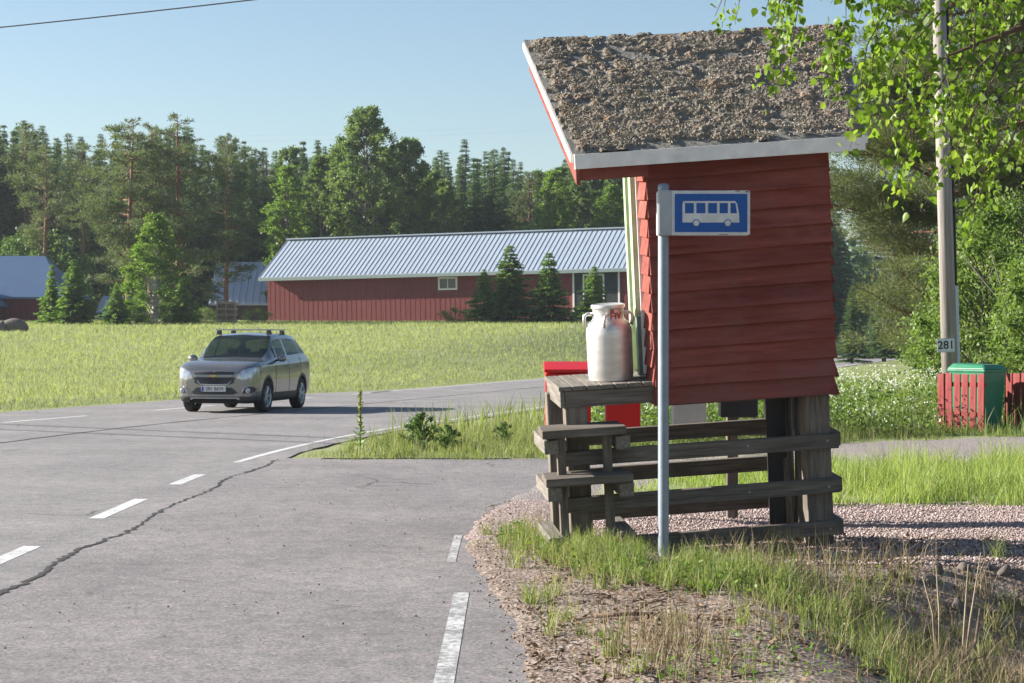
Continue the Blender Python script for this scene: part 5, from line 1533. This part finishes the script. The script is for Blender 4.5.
for i, (h_, r_) in enumerate(((4.6, 1.7), (3.6, 1.5))):
    c_, l_ = leafy_mesh(h_, r_, 520 + i, .04, .095, 80, 170, 'oval', .28)
    shr.append(Kind('shrub', c_, trunk_mesh(h_ * .8, .045, 95 + i, .01), l_, M['shrub'], M['bark_grey']))
for (x, Z, k, s_c, lb) in ((985, 40, 0, .92, 'light green shrub directly behind the bin'), (1022, 42, 0, 1.0, 'tall light shrub at the right edge of the photo'), (962, 46, 1, .85, 'shrub between the pole and the road end'), (1050, 37, 1, .95, 'shrub just beyond the right edge behind the screen'), (1000, 50, 0, 1.05, 'taller shrub behind the front shrubs'), (930, 78, 1, .75, 'small shrub at the roadside under the large pine')):
    X = (x - 512) / 2000 * Z
    shr[k].put(X, Z, th(X, Z) - .05, lb, 'shrub', None, s_c)
# bare arching stems in the shrubs
for (x0, y0, x1, y1, x2, y2, Z) in ((1015, 400, 1000, 300, 962, 255, 38.5), (1020, 390, 1012, 320, 990, 250, 38.2)):
    m_ = MB(); m_.tube([px(x0, y0, Z), px(x1, y1, Z), px(x2, y2, Z)], [.03, .022, .008], 6)
    o = m_.build('bare_stem', M['bark_grey'], None, smooth=True)
    tag(o, 'bare arching brown stem %s the light shrubs' % ('leaning left out of' if x0 < 1018 else 'standing at the right edge of'), 'stem')

# near birch whose twigs hang into the picture from the right
nb = empty('birch_tree', (4.9, 10.4, 0), 'near birch whose leafy twigs hang into the upper right corner', 'tree')
gzb = th(4.9, 10.4); nb.location.z = gzb
m_ = MB(); m_.tube([(0, 0, -.5), (.03, .02, 1.5), (-.02, .05, 3.2), (.05, 0, 5.0), (0, .05, 7.5)], [.16, .13, .11, .08, .03], 12); m_.build('trunk', M['bark_birch'], nb, smooth=True)
def loc(p): return Vector(p) - nb.location
limbs = [[(0, .02, 2.7), px(1130, -10, 10.3) - nb.location, px(960, -50, 10.0) - nb.location, px(800, -70, 9.8) - nb.location, px(740, -50, 9.7) - nb.location],
         [(0, .02, 2.5), px(1150, 20, 9.9) - nb.location, px(1040, 20, 9.7) - nb.location, px(950, 55, 9.6) - nb.location],
         [(0, .02, 2.2), px(1160, 90, 10.6) - nb.location, px(1060, 110, 10.6) - nb.location, px(985, 135, 10.5) - nb.location],
         [(0, .02, 3.1), px(1140, -90, 10.9) - nb.location, px(1000, -110, 11.1) - nb.location, px(870, -60, 11.0) - nb.location],
         [(0, .02, 3.4), (-.8, -.6, 4.6), (-1.4, -1.2, 5.2)], [(0, .02, 3.8), (.9, .5, 5.0), (1.6, .9, 5.4)], [(0, .02, 4.2), (.2, 1.1, 5.6), (.3, 1.6, 6.0)]]
m_ = MB()
for l_ in limbs:
    m_.tube(l_, [.035] + [.018] * (len(l_) - 2) + [.006], 6, False)
m_.build('limb', M['twig'], nb, smooth=True)
tw = MB(); LC, LA = [], []
rb_ = np.random.default_rng(77)
strands = [(758, -60, 722, 28, 9), (800, -60, 765, 12, 8), (812, -55, 772, 88, 20), (835, -60, 790, 30, 12), (868, -40, 846, 30, 12), (850, 20, 838, 96, 14), (905, -40, 850, 148, 26), (930, 10, 872, 130, 20), (880, -50, 880, 60, 14), (950, 70, 893, 205, 24), (985, 100, 925, 205, 16), (940, -40, 900, 60, 16), (930, 30, 905, 120, 14), (1000, 140, 962, 248, 16), (985, 130, 990, 215, 18)]
for (x0, y0, x1, y1, n_) in list(strands):
    for q in range(2 if x1 < 860 else 1):
        strands.append((x0 + rb_.uniform(-18, 18), y0 + rb_.uniform(-20, 20), x1 + rb_.uniform(-16, 20), y1 - rb_.uniform(0, 34), n_))
for k in range(62):
    x0 = rb_.uniform(958, 1110); y0 = rb_.uniform(-90, 110)
    lim_y = np.interp(x0, [900, 960, 1000, 1110], [80, 120, 200, 235])
    strands.append((x0, y0, x0 + rb_.uniform(-50, 8), min(y0 + rb_.uniform(50, 120), lim_y), int(rb_.integers(9, 18))))
for (x0, y0, x1, y1, n_) in strands:
    Z = rb_.uniform(9.3, 10.9)
    a_ = px(x0, y0, Z) - nb.location; b_ = px(x1, y1, Z + rb_.uniform(-.3, .3)) - nb.location
    mid_ = a_.lerp(b_, .5) + Vector((rb_.uniform(-.05, .05) - .03, rb_.uniform(-.05, .05), .06))
    tw.tube([a_, mid_, b_], [.005, .0035, .0015], 4, False)
    for q in range(int(n_ * (3.4 if x1 < 900 else 2.3))):
        f = rb_.uniform(.08, 1.02)
        c = np.array((1 - f) ** 2 * a_ + 2 * f * (1 - f) * mid_ + f * f * b_) + rb_.normal(scale=.038, size=3)
        LC.append(c); LA.append([rb_.uniform(-.7, .7), rb_.uniform(-.7, .7), rb_.uniform(-1.1, -.1)])
# the rest of its crown above the frame
for k in range(2600):
    c = np.array([rb_.normal(0, .9), rb_.normal(0, .9), rb_.uniform(3.4, 7.6)])
    LC.append(c); LA.append([rb_.uniform(-.7, .7), rb_.uniform(-.7, .7), rb_.uniform(-1.1, .1)])
tw.build('twig', M['twig'], nb)
LC = np.array(LC); LA = np.array(LA); n_ = len(LC)
# birch leaf: six-sided blade folded along its midrib
A = LA / np.linalg.norm(LA, axis=1, keepdims=True); B = rb_.normal(size=(n_, 3)); B -= A * (A * B).sum(1, keepdims=True); B /= np.linalg.norm(B, axis=1, keepdims=True); Nn = np.cross(A, B)
l_ = rb_.uniform(.028, .055, n_)[:, None]; w_ = l_ * rb_.uniform(.72, .9, n_)[:, None]; bd = w_ * rb_.uniform(-.05, .28, n_)[:, None]
P = [LC, LC + A * l_ * .18 + B * w_ * .42 + Nn * bd, LC + A * l_ * .45 + B * w_ * .46 + Nn * bd, LC + A * l_ + Nn * bd * .5, LC + A * l_ * .45 - B * w_ * .46 + Nn * bd, LC + A * l_ * .18 - B * w_ * .42 + Nn * bd]
Vl = np.stack(P, 1).reshape(-1, 3)
bi = np.arange(n_)[:, None] * 6
Fl = np.concatenate([bi + np.array([[0, 1, 2, 3]]), bi + np.array([[0, 3, 4, 5]])])
link('leaves', mesh_np('leaves', Vl, Fl), M['leaf_near'], nb)['kind'] = 'stuff'

# ------------------------------------------------------------------ grass and ground plants
def blades(X, Y, h, w_, lean=.35, segs=2, rng=RNG, z0=None):
    n = len(X)
    Z = terrain(X, Y) if z0 is None else z0
    an = rng.uniform(0, 6.283, n); ln = np.abs(rng.normal(0, lean, n)) * h
    face = rng.uniform(0, 6.283, n)
    bx, by = np.cos(face) * w_ / 2, np.sin(face) * w_ / 2
    rows_ = []
    for k in range(segs + 1):
        f = k / segs
        cx = X + np.cos(an) * ln * f ** 2; cy = Y + np.sin(an) * ln * f ** 2; cz = Z - .02 + h * f * (1 - .18 * f * np.minimum(1, ln / h))
        tw_ = (1 - f) ** .7 + .12
        rows_.append(np.stack([cx - bx * tw_, cy - by * tw_, cz], -1)); rows_.append(np.stack([cx + bx * tw_, cy + by * tw_, cz], -1))
    V_ = np.stack(rows_, 1).reshape(-1, 3)
    b = (np.arange(n) * (2 * segs + 2))[:, None]
    F_ = np.concatenate([b + np.array([[2 * k, 2 * k + 1, 2 * k + 3, 2 * k + 2]]) for k in range(segs)])
    return V_, F_
def tufts(X, Y, k, rad, h0, h1, w_, segs=3, lean=.55):
    """k blades round each point, leaning outward"""
    n = len(X)
    hs = RNG.uniform(h0, h1, n)
    an = RNG.uniform(0, 6.283, (n, k)); rr = np.abs(RNG.normal(0, rad, (n, k)))
    bx = (X[:, None] + np.cos(an) * rr).ravel(); by = (Y[:, None] + np.sin(an) * rr).ravel()
    hh = (hs[:, None] * RNG.uniform(.45, 1.05, (n, k))).ravel()
    return blades(bx, by, hh, w_, lean, segs)
def stuff(name, parts, mat, label, cat):
    V_, F_ = cat_quads(parts)
    return tag(link(name, mesh_np(name, V_, F_), mat), label, cat, kind='stuff')
# meadow across the road
n_ = 300000
Y = np.exp(RNG.uniform(math.log(30), math.log(168), n_)); X = RNG.uniform(-.33, .30, n_) * Y
d_ = road_d(X, Y); s_ = -d_ - far_edge(Y)
ok = s_ > .12
X, Y, s_ = X[ok], Y[ok], s_[ok]
hgt = (.05 + .065 * smooth(.2, 3.0, s_) + .08 * smooth(60, 120, Y)) * RNG.uniform(.5, 1.4, len(X)) * (0.75 + .5 * fbm(X * .12 + 40, Y * .06 + 9, 71))
stuff('meadow_grass', [blades(X, Y, hgt, .005 + Y * .00026, .9)], M['field_grass'], 'pale green hay meadow across the road', 'grass')
# seed heads over the meadow
n_ = 9000
Y = np.exp(RNG.uniform(math.log(36), math.log(165), n_)); X = RNG.uniform(-.32, .28, n_) * Y
ok = (-road_d(X, Y) - far_edge(Y)) > 1.5
X, Y = X[ok], Y[ok]
stuff('meadow_seed_heads', [blades(X, Y, RNG.uniform(.14, .32, len(X)), .003 + Y * .00018, .4)], M['straw'], 'pale seed stalks standing above the hay meadow', 'grass')
# island between the road and the bay, and the bank further right
def region_right(n, y0, y1, x0, x1, f):
    X = RNG.uniform(x0, x1, n); Y = RNG.uniform(y0, y1, n); ok = f(X, Y); return X[ok], Y[ok]
isl = lambda X, Y: (road_d(X, Y) > 4.4 + .2 * np.sin(X * 3 + Y)) & (Y > drive_top(X) + .15 * np.sin(X * 5) - .1)
X, Y = region_right(30000, 24.2, 34, -3, 6.5, isl)
edge_h = .35 + .65 * smooth(0, 1.0, Y - drive_top(X))
dl = np.clip((road_d(X, Y) - 4.3) / 1.2, .35, 1)
keep = fbm(X * 1.7, Y * 1.7, 84) > .36; X, Y, edge_h, dl = X[keep], Y[keep], edge_h[keep], dl[keep]
parts = [blades(X, Y, RNG.uniform(.06, .27, len(X)) * edge_h * dl * (.5 + .9 * fbm(X * 1.2, Y * .8, 81)), .009, .55)]
X, Y = region_right(420, 24.3, 31, -2.4, 5, isl)
parts.append(tufts(X, Y, 22, .06, .12, .34, .008))
X, Y = region_right(26000, 30, 75, -2, 24, lambda X, Y: (road_d(X, Y) > 4.1) & (Y > drive_top(X)))
parts.append(blades(X, Y, RNG.uniform(.2, .55, len(X)), .018, .35))
stuff('bank_grass', parts, M['verge_grass'], 'uneven green grass between the road and the bus bay', 'grass')
X, Y = region_right(1500, 24.4, 33, -2.6, 6, isl)
stuff('bank_straw', [blades(X, Y, RNG.uniform(.2, .46, len(X)), .004, .3)], M['straw'], 'thin dry stalks rising from the roadside grass', 'grass')
# cow parsley between the shelter and the bin
cp = lambda X, Y: (road_d(X, Y) > 4.6) & (Y > drive_top(X) + .7) & ((X < 6.5) | (Y > 34.2))
X, Y = region_right(1900, 26, 40, 1.0, 8.6, cp)
hh = RNG.uniform(.55, 1.0, len(X)) * smooth(0.2, 2.2, Y - drive_top(X))
hh = np.maximum(hh, .3)
parts = [blades(X, Y, hh, .010, .1)]
Zt = terrain(X, Y) + hh * .96
LCc, LAc = [], []
for rep in range(22):
    LCc.append(np.stack([X + RNG.normal(0, .14, len(X)), Y + RNG.normal(0, .14, len(X)), terrain(X, Y) + hh * RNG.uniform(.1, .8, len(X))], -1))
LCc = np.concatenate(LCc)
parts.append(leaf_quads(LCc, RNG.uniform(.05, .13, len(LCc)), RNG.uniform(.018, .045, len(LCc))))
stuff('cow_parsley', parts, M['shrub'], 'leafy cow parsley stems between the shelter and the bin', 'plants')
um = []
for rep in range(3):
    ux = X + RNG.normal(0, .07, len(X)); uy = Y + RNG.normal(0, .07, len(X)); uz = Zt + RNG.uniform(-.12, .03, len(X))
    for q in range(5):
        um.append(np.stack([ux + RNG.normal(0, .022, len(X)), uy + RNG.normal(0, .022, len(X)), uz + RNG.normal(0, .006, len(X))], -1))
um = np.concatenate(um)
sel = RNG.random(len(um)) < .42
um = um[sel]
stuff('cow_parsley_flowers', [leaf_quads(um, .035, .032, None, None)], M['umbel'], 'white flower umbels of the cow parsley near the bin', 'flowers')
# grass strip between the driveway and the gravel pad
st_f = lambda X, Y: (Y < drive_bot(X) + .1 * np.sin(X * 7)) & (Y > 17.7 + .25 * np.sin(X * 2.3) + .25 * np.clip(2.4 - X, 0, 3))
X, Y = region_right(46000, 17.4, 24, .7, 8.8, st_f)
dens = fbm(X * 1.5 + 9, Y * 1.5, 91) * (.72 + .28 * smooth(1.4, 3.2, X))
ok = dens > .30 + RNG.uniform(-.08, .16, len(X)); X, Y = X[ok], Y[ok]
stuff('strip_grass', [blades(X, Y, RNG.uniform(.05, .36, len(X)) * np.clip(2.2 * fbm(X * 1.6, Y * 1.6, 92) - .35, .15, 1.5), .008, .65, 3), tufts(*region_right(260, 17.6, 23, 2.2, 8.6, st_f), 26, .07, .15, .42, .008)], M['green_grass'], 'bright green grass strip between the gravel pad and the driveway', 'grass')
# foot of the bin
X, Y = region_right(5000, 30.2, 33, 5.5, 10, lambda X, Y: Y > drive_top(X) - .2)
stuff('bin_grass', [blades(X, Y, RNG.uniform(.05, .2, len(X)), .012, .5)], M['verge_grass'], 'short grass around the foot of the picket screen', 'grass')
# verge in the foreground
def spots(n, L_):
    Xs, Ys = [], []
    for (cx, cy, sx, sy, wt) in L_:
        k = int(n * wt); Xs.append(RNG.normal(cx, sx, k)); Ys.append(RNG.normal(cy, sy, k))
    X = np.concatenate(Xs); Y = np.concatenate(Ys); ok = (X > np.array([bay_edge(y) for y in Y]) + .12) & (Y > 6) & ~((np.abs(X - Y * .0757) < .13) & (Y > 12.3) & (Y < 13.62))
    return X[ok], Y[ok]
WS = [(0.12, 14.7, .12, .30, .10), (.42, 13.7, .16, .35, .16), (.68, 12.9, .18, .40, .24), (1.05, 12.3, .22, .40, .22), (1.45, 12.4, .3, .5, .18), (2.0, 12.0, .35, .5, .07), (.95, 8.9, .3, .5, .05)]
X, Y = spots(5200, WS); kk_ = fbm(X * 5, Y * 4, 97) > .43; X, Y = X[kk_], Y[kk_]
hz = np.abs(RNG.normal(.04, .035, len(X))) + .012
C = np.stack([X, Y, terrain(X, Y) + hz], -1)
dd = rand_unit(len(X)); dd[:, 2] = np.abs(dd[:, 2]) * .35
bb = rand_unit(len(X)); bb[:, 2] *= .25
stuff('clover_patch', [leaf_quads(C, RNG.uniform(.016, .042, len(X)), RNG.uniform(.012, .03, len(X)), dd, bb)], M['weed'], 'low clover and broad leaved weeds around the sign pole', 'ground cover')
X, Y = spots(2400, WS + [(.12, 11.3, .06, .15, .06), (.2, 10.6, .1, .3, .03)])
X2 = RNG.uniform(1.2, 3.6, 3600); Y2 = RNG.uniform(9.0, 13.4, 3600); k2 = fbm(X2 * 2 + 3, Y2 * 1.6, 95) > .50
X = np.concatenate([X, X2[k2]]); Y = np.concatenate([Y, Y2[k2]])
tX, tY = spots(150, WS + [(.55, 13.2, .25, .35, .5), (1.15, 12.7, .3, .3, .5), (2.0, 11.3, .7, 1.0, .35), (.12, 11.3, .05, .12, .03), (.25, 10.2, .1, .2, .02)])
stuff('verge_blades', [tufts(tX, tY, 34, .045, .08, .26, .0055), blades(X, Y, RNG.uniform(.04, .17, len(X)) * (.5 + .9 * fbm(X * 3, Y * 3, 96)), .0055, .6, 3)], M['verge_grass'], 'sparse green grass of the verge around the steps and sign pole', 'grass')
X, Y = spots(1500, [(.70, 9.3, .16, .4, .28), (.2, 15.2, .12, .3, .10), (1.2, 13.4, .5, .25, .12), (2.2, 12.6, .5, .5, .35), (2.3, 10.3, .6, .9, .45), (.35, 12.3, .35, 1.2, .10), (1.9, 13.1, .4, .15, .2)])
stuff('dry_grass', [blades(X, Y, RNG.uniform(.06, .30, len(X)), .0045, .55, 3)], M['straw'], 'dry straw coloured grass on the bare verge', 'grass')
stuff('ditch_straw', [tufts(RNG.uniform(1.9, 3.4, 110), RNG.uniform(9.0, 12.9, 110), 22, .05, .10, .36, .0045)], M['straw'], 'bleached dry grass tufts in the shaded ditch', 'grass')
stuff('ditch_grass', [tufts(RNG.uniform(1.6, 3.5, 150), RNG.uniform(8.8, 13.0, 150), 24, .05, .06, .24, .0055)], M['verge_grass'], 'green grass tufts in the shaded ditch', 'grass')
sk = MB()
for q in range(150):
    x, y = random.uniform(.5, 3.4), random.uniform(8.4, 13.0); a_ = random.uniform(0, 6.28); ln_ = random.uniform(.06, .34); z = th(x, y) + .008
    x2, y2 = x + math.cos(a_) * ln_, y + math.sin(a_) * ln_
    sk.tube([(x, y, z), ((x + x2) / 2 + random.uniform(-.02, .02), (y + y2) / 2, (z + th(x2, y2)) / 2 + random.uniform(.005, .03)), (x2, y2, th(x2, y2) + .008)], [.004, .0035, .002], 5)
tag(sk.build('dead_twigs', M['twig']), 'thin dead twigs scattered over the brown verge', 'twigs', kind='stuff')
X = RNG.uniform(.05, 3.6, 9000); Y = RNG.uniform(7.5, 15, 9000); kp = fbm(X * 2.5, Y * 2.5, 99) > RNG.uniform(.3, .62, 9000); X, Y = X[kp], Y[kp]; ok = (X > np.array([bay_edge(y) for y in Y]) - .06 + .05 * RNG.normal(size=len(Y)))
X, Y = X[ok], Y[ok]
C = np.stack([X, Y, terrain(X, Y) + .006], -1)
dd = rand_unit(len(X)); dd[:, 2] = np.abs(dd[:, 2]) * .3; bb = rand_unit(len(X)); bb[:, 2] *= .3
stuff('leaf_litter', [leaf_quads(C, RNG.uniform(.02, .06, len(X)), RNG.uniform(.008, .026, len(X)), dd, bb, .3)], M['litter'], 'dead leaves and bark bits littering the brown verge', 'litter')

# loose gravel
def stones(n, X, Y, s0, s1, sink=.3):
    base = np.array([[0, 0, 1], [.9, 0, .1], [.1, .9, -.05], [-.9, .1, .1], [0, -.9, 0], [0, 0, -.8]])
    Ft = np.array([[0, 1, 2], [0, 2, 3], [0, 3, 4], [0, 4, 1], [5, 2, 1], [5, 3, 2], [5, 4, 3], [5, 1, 4]])
    n = len(X); s = RNG.uniform(s0, s1, n)
    P = base[None] * RNG.uniform(.6, 1.25, (n, 6, 1)) * s[:, None, None] * np.array([1, 1, .65])
    a = RNG.uniform(0, 6.28, n); ca_, sa_ = np.cos(a)[:, None], np.sin(a)[:, None]
    xx = P[:, :, 0] * ca_ - P[:, :, 1] * sa_; yy = P[:, :, 0] * sa_ + P[:, :, 1] * ca_
    V_ = np.stack([xx + X[:, None], yy + Y[:, None], P[:, :, 2] + (terrain(X, Y) + s * sink)[:, None]], -1).reshape(-1, 3)
    F_ = (np.arange(n)[:, None, None] * 6 + Ft[None]).reshape(-1, 3)
    return V_, F_
X = RNG.uniform(.6, 4.9, 30000); Y = 13.15 + RNG.random(30000) ** 1.3 * 4.9
ok = (X > 1.2) | (Y > 14.5); X, Y = X[ok], Y[ok]
V_, F_ = stones(0, X, Y, .005, .017)
tag(link('gravel', mesh_np('gravel', V_, F_), M['gravel_stone']), 'loose pinkish crushed gravel right of the shelter', 'gravel', kind='stuff')
X = RNG.uniform(-2.9, .2, 420); Y = RNG.uniform(7, 24, 420); ok = np.array([x < bay_edge(y) for x, y in zip(X, Y)]); X, Y = X[ok], Y[ok]
wk = RNG.random(len(X)) < np.clip(.25 + .75 * (X + 2.9) / 3.0, 0, 1); X, Y = X[wk], Y[wk]
V_, F_ = stones(0, X, Y, .004, .012); V_[:, 2] += .034
X2 = RNG.uniform(-.25, .5, 1500); Y2 = RNG.uniform(8, 18, 1500); e = np.array([bay_edge(y) for y in Y2]); ok = np.abs(X2 - e) < .14
V2, F2 = stones(0, X2[ok], Y2[ok], .004, .013); V2[:, 2] += .02
V_ = np.concatenate([V_, V2]); F_ = np.concatenate([F_, F2 + len(V_) - len(V2)])
tag(link('loose_grit', mesh_np('loose_grit', V_, F_), M['litter']), 'brown grit and bark crumbs scattered on the asphalt bay', 'grit', kind='stuff')

# stones along the edge of the gravel pad
def rock_mesh(seed):
    bm = bmesh.new(); bmesh.ops.create_icosphere(bm, subdivisions=3, radius=1.0)
    r_ = random.Random(seed); off = [Vector((r_.uniform(-1, 1), r_.uniform(-1, 1), r_.uniform(-1, 1))).normalized() for _ in range(9)]; amt = [r_.uniform(.65, .95) for _ in range(9)]
    for vv in bm.verts:
        for o_, a_ in zip(off, amt):
            dd_ = vv.co.dot(o_)
            if dd_ > a_: vv.co -= o_ * (dd_ - a_) * .85
    me = bpy.data.meshes.new('boulder'); bm.to_mesh(me); bm.free()
    me.polygons.foreach_set('use_smooth', [True] * len(me.polygons)); me.materials.append(M['boulder'])
    return me
rocks = [rock_mesh(i) for i in range(5)]
rr_ = random.Random(3)
for k in range(8, 30):
    X = 1.75 + k * .092 + rr_.uniform(-.05, .05); Y = 12.95 + rr_.uniform(-.3, .22) - (.12 if k > 20 else 0)
    s_c = rr_.uniform(.035, .075) * (1.3 if k > 18 else .8)
    o = bpy.data.objects.new('boulder', rocks[k % 5]); COL.objects.link(o)
    o.location = (X, Y, th(X, Y) + s_c * .1); o.rotation_euler = (rr_.uniform(0, 6), rr_.uniform(0, 6), rr_.uniform(0, 6)); o.scale = (s_c * 1.25, s_c, s_c * .8)
    tag(o, 'grey fist sized stone in the row holding the edge of the gravel pad', 'stone', 'stones along the gravel edge')
Zr = 118.0
for k, (x, s_c) in enumerate(((14, .62), (4, .5))):
    X = (x - 512) / 2000 * Zr
    o = bpy.data.objects.new('boulder', rocks[k]); COL.objects.link(o)
    o.location = (X, Zr, th(X, Zr) + .15); o.scale = (s_c * 1.4, s_c, s_c); o.rotation_euler = (0, 0, k)
    tag(o, ['larger dark rock lying in the meadow below the small barn', 'smaller dark rock left of the larger one in the meadow'][k], 'rock')
# fallen branches and twigs on the verge
for k, (pts, r_) in enumerate((([(2.05, 10.9, .02), (2.35, 10.75, .05), (2.62, 11.3, .22), (2.75, 11.75, .38)], .012), ([(1.85, 9.3, .02), (2.15, 9.15, .03), (2.5, 9.0, .02), (2.75, 8.6, .04)], .011), ([(.42, 10.5, .01), (.62, 10.42, .03), (.75, 10.55, .01)], .012))):
    m_ = MB(); P_ = []
    for x, y, z in pts: P_.append((x, y, th(x, y) + z))
    m_.tube(P_, [r_, r_ * .9, r_ * .8, r_ * .5][:len(P_)], 7); 
    mid_ = Vector(P_[1]); m_.tube([mid_, mid_ + Vector((.1, .06, .05)), mid_ + Vector((.2, .08, .07))], [r_ * .6, r_ * .5, r_ * .25], 6)
    o = m_.build('fallen_branch', M['twig'], None, smooth=True)
    tag(o, ['crooked dead branch sticking up out of the shaded ditch', 'pale dead branch lying flat at the lower right corner', 'short brown stick on the bare soil beside the bay'][k], 'branch')
# dry hogweed stalks in the ditch
for k in range(4):
    x, y = 2.42 + k * .07, 11.4 + (k % 2) * .25; z = th(x, y)
    m_ = MB(); m_.tube([(x, y, z - .05), (x + .02 * (k - 1), y, z + .3), (x + .06 * (k - 1.5), y - .05, z + .52 + .06 * k)], [.007, .006, .003], 6)
    o = m_.build('dry_stalk', plain('bleached_stalk', (.30, .24, .17), .85, var=.25), None, smooth=True)
    tag(o, 'bleached upright dead stalk in the shaded ditch', 'stalk', 'dead stalks in the ditch')
# a mullein and a leafy weed on the island
mu = empty('mullein', (px(360, 0, 26.3).x, 26.3, 0), 'tall yellow green mullein spike on the grass island', 'plant')
m_ = MB(); m_.tube([(0, 0, 0), (.01, 0, .35), (0, 0, .78)], [.010, .012, .006], 8); m_.build('stem', M['weed'], mu)
C = np.stack([RNG.normal(0, .010, 160), RNG.normal(0, .010, 160), RNG.uniform(.32, .8, 160)], -1)
V_, F_ = leaf_quads(C, .035, .028); link('flower_spike', mesh_np('flower_spike', V_, F_), foliage('mullein_flowers', [(.16, .19, .04), (.28, .27, .06), (.38, .34, .10)], .2), mu)
C = np.zeros((22, 3)); C[:, 2] = RNG.uniform(.03, .3, 22); an = RNG.uniform(0, 6.28, 22)
V_, F_ = leaf_quads(C, RNG.uniform(.08, .16, 22), .04, np.stack([np.cos(an), np.sin(an), RNG.uniform(.1, .7, 22)], -1)); link('leaf', mesh_np('leaf', V_, F_), M['weed'], mu)
c_, l_ = leafy_mesh(.85, .44, 601, .05, .055, 34, 60, 'oval', .26)
WK = Kind('leafy_weed', c_, None, l_, M['willow'], M['weed'])
for x, Z, s_c, lb in ((422, 26.6, .62, 'dark leafy weed clump in the middle of the grass island'), (447, 26.2, .45, 'smaller leafy weed right beside the dark clump'), (505, 27.6, .42, 'low leafy weed near the platform steps on the island')):
    WK.put(px(x, 0, Z).x, Z, -.02, lb, 'plant', None, s_c)
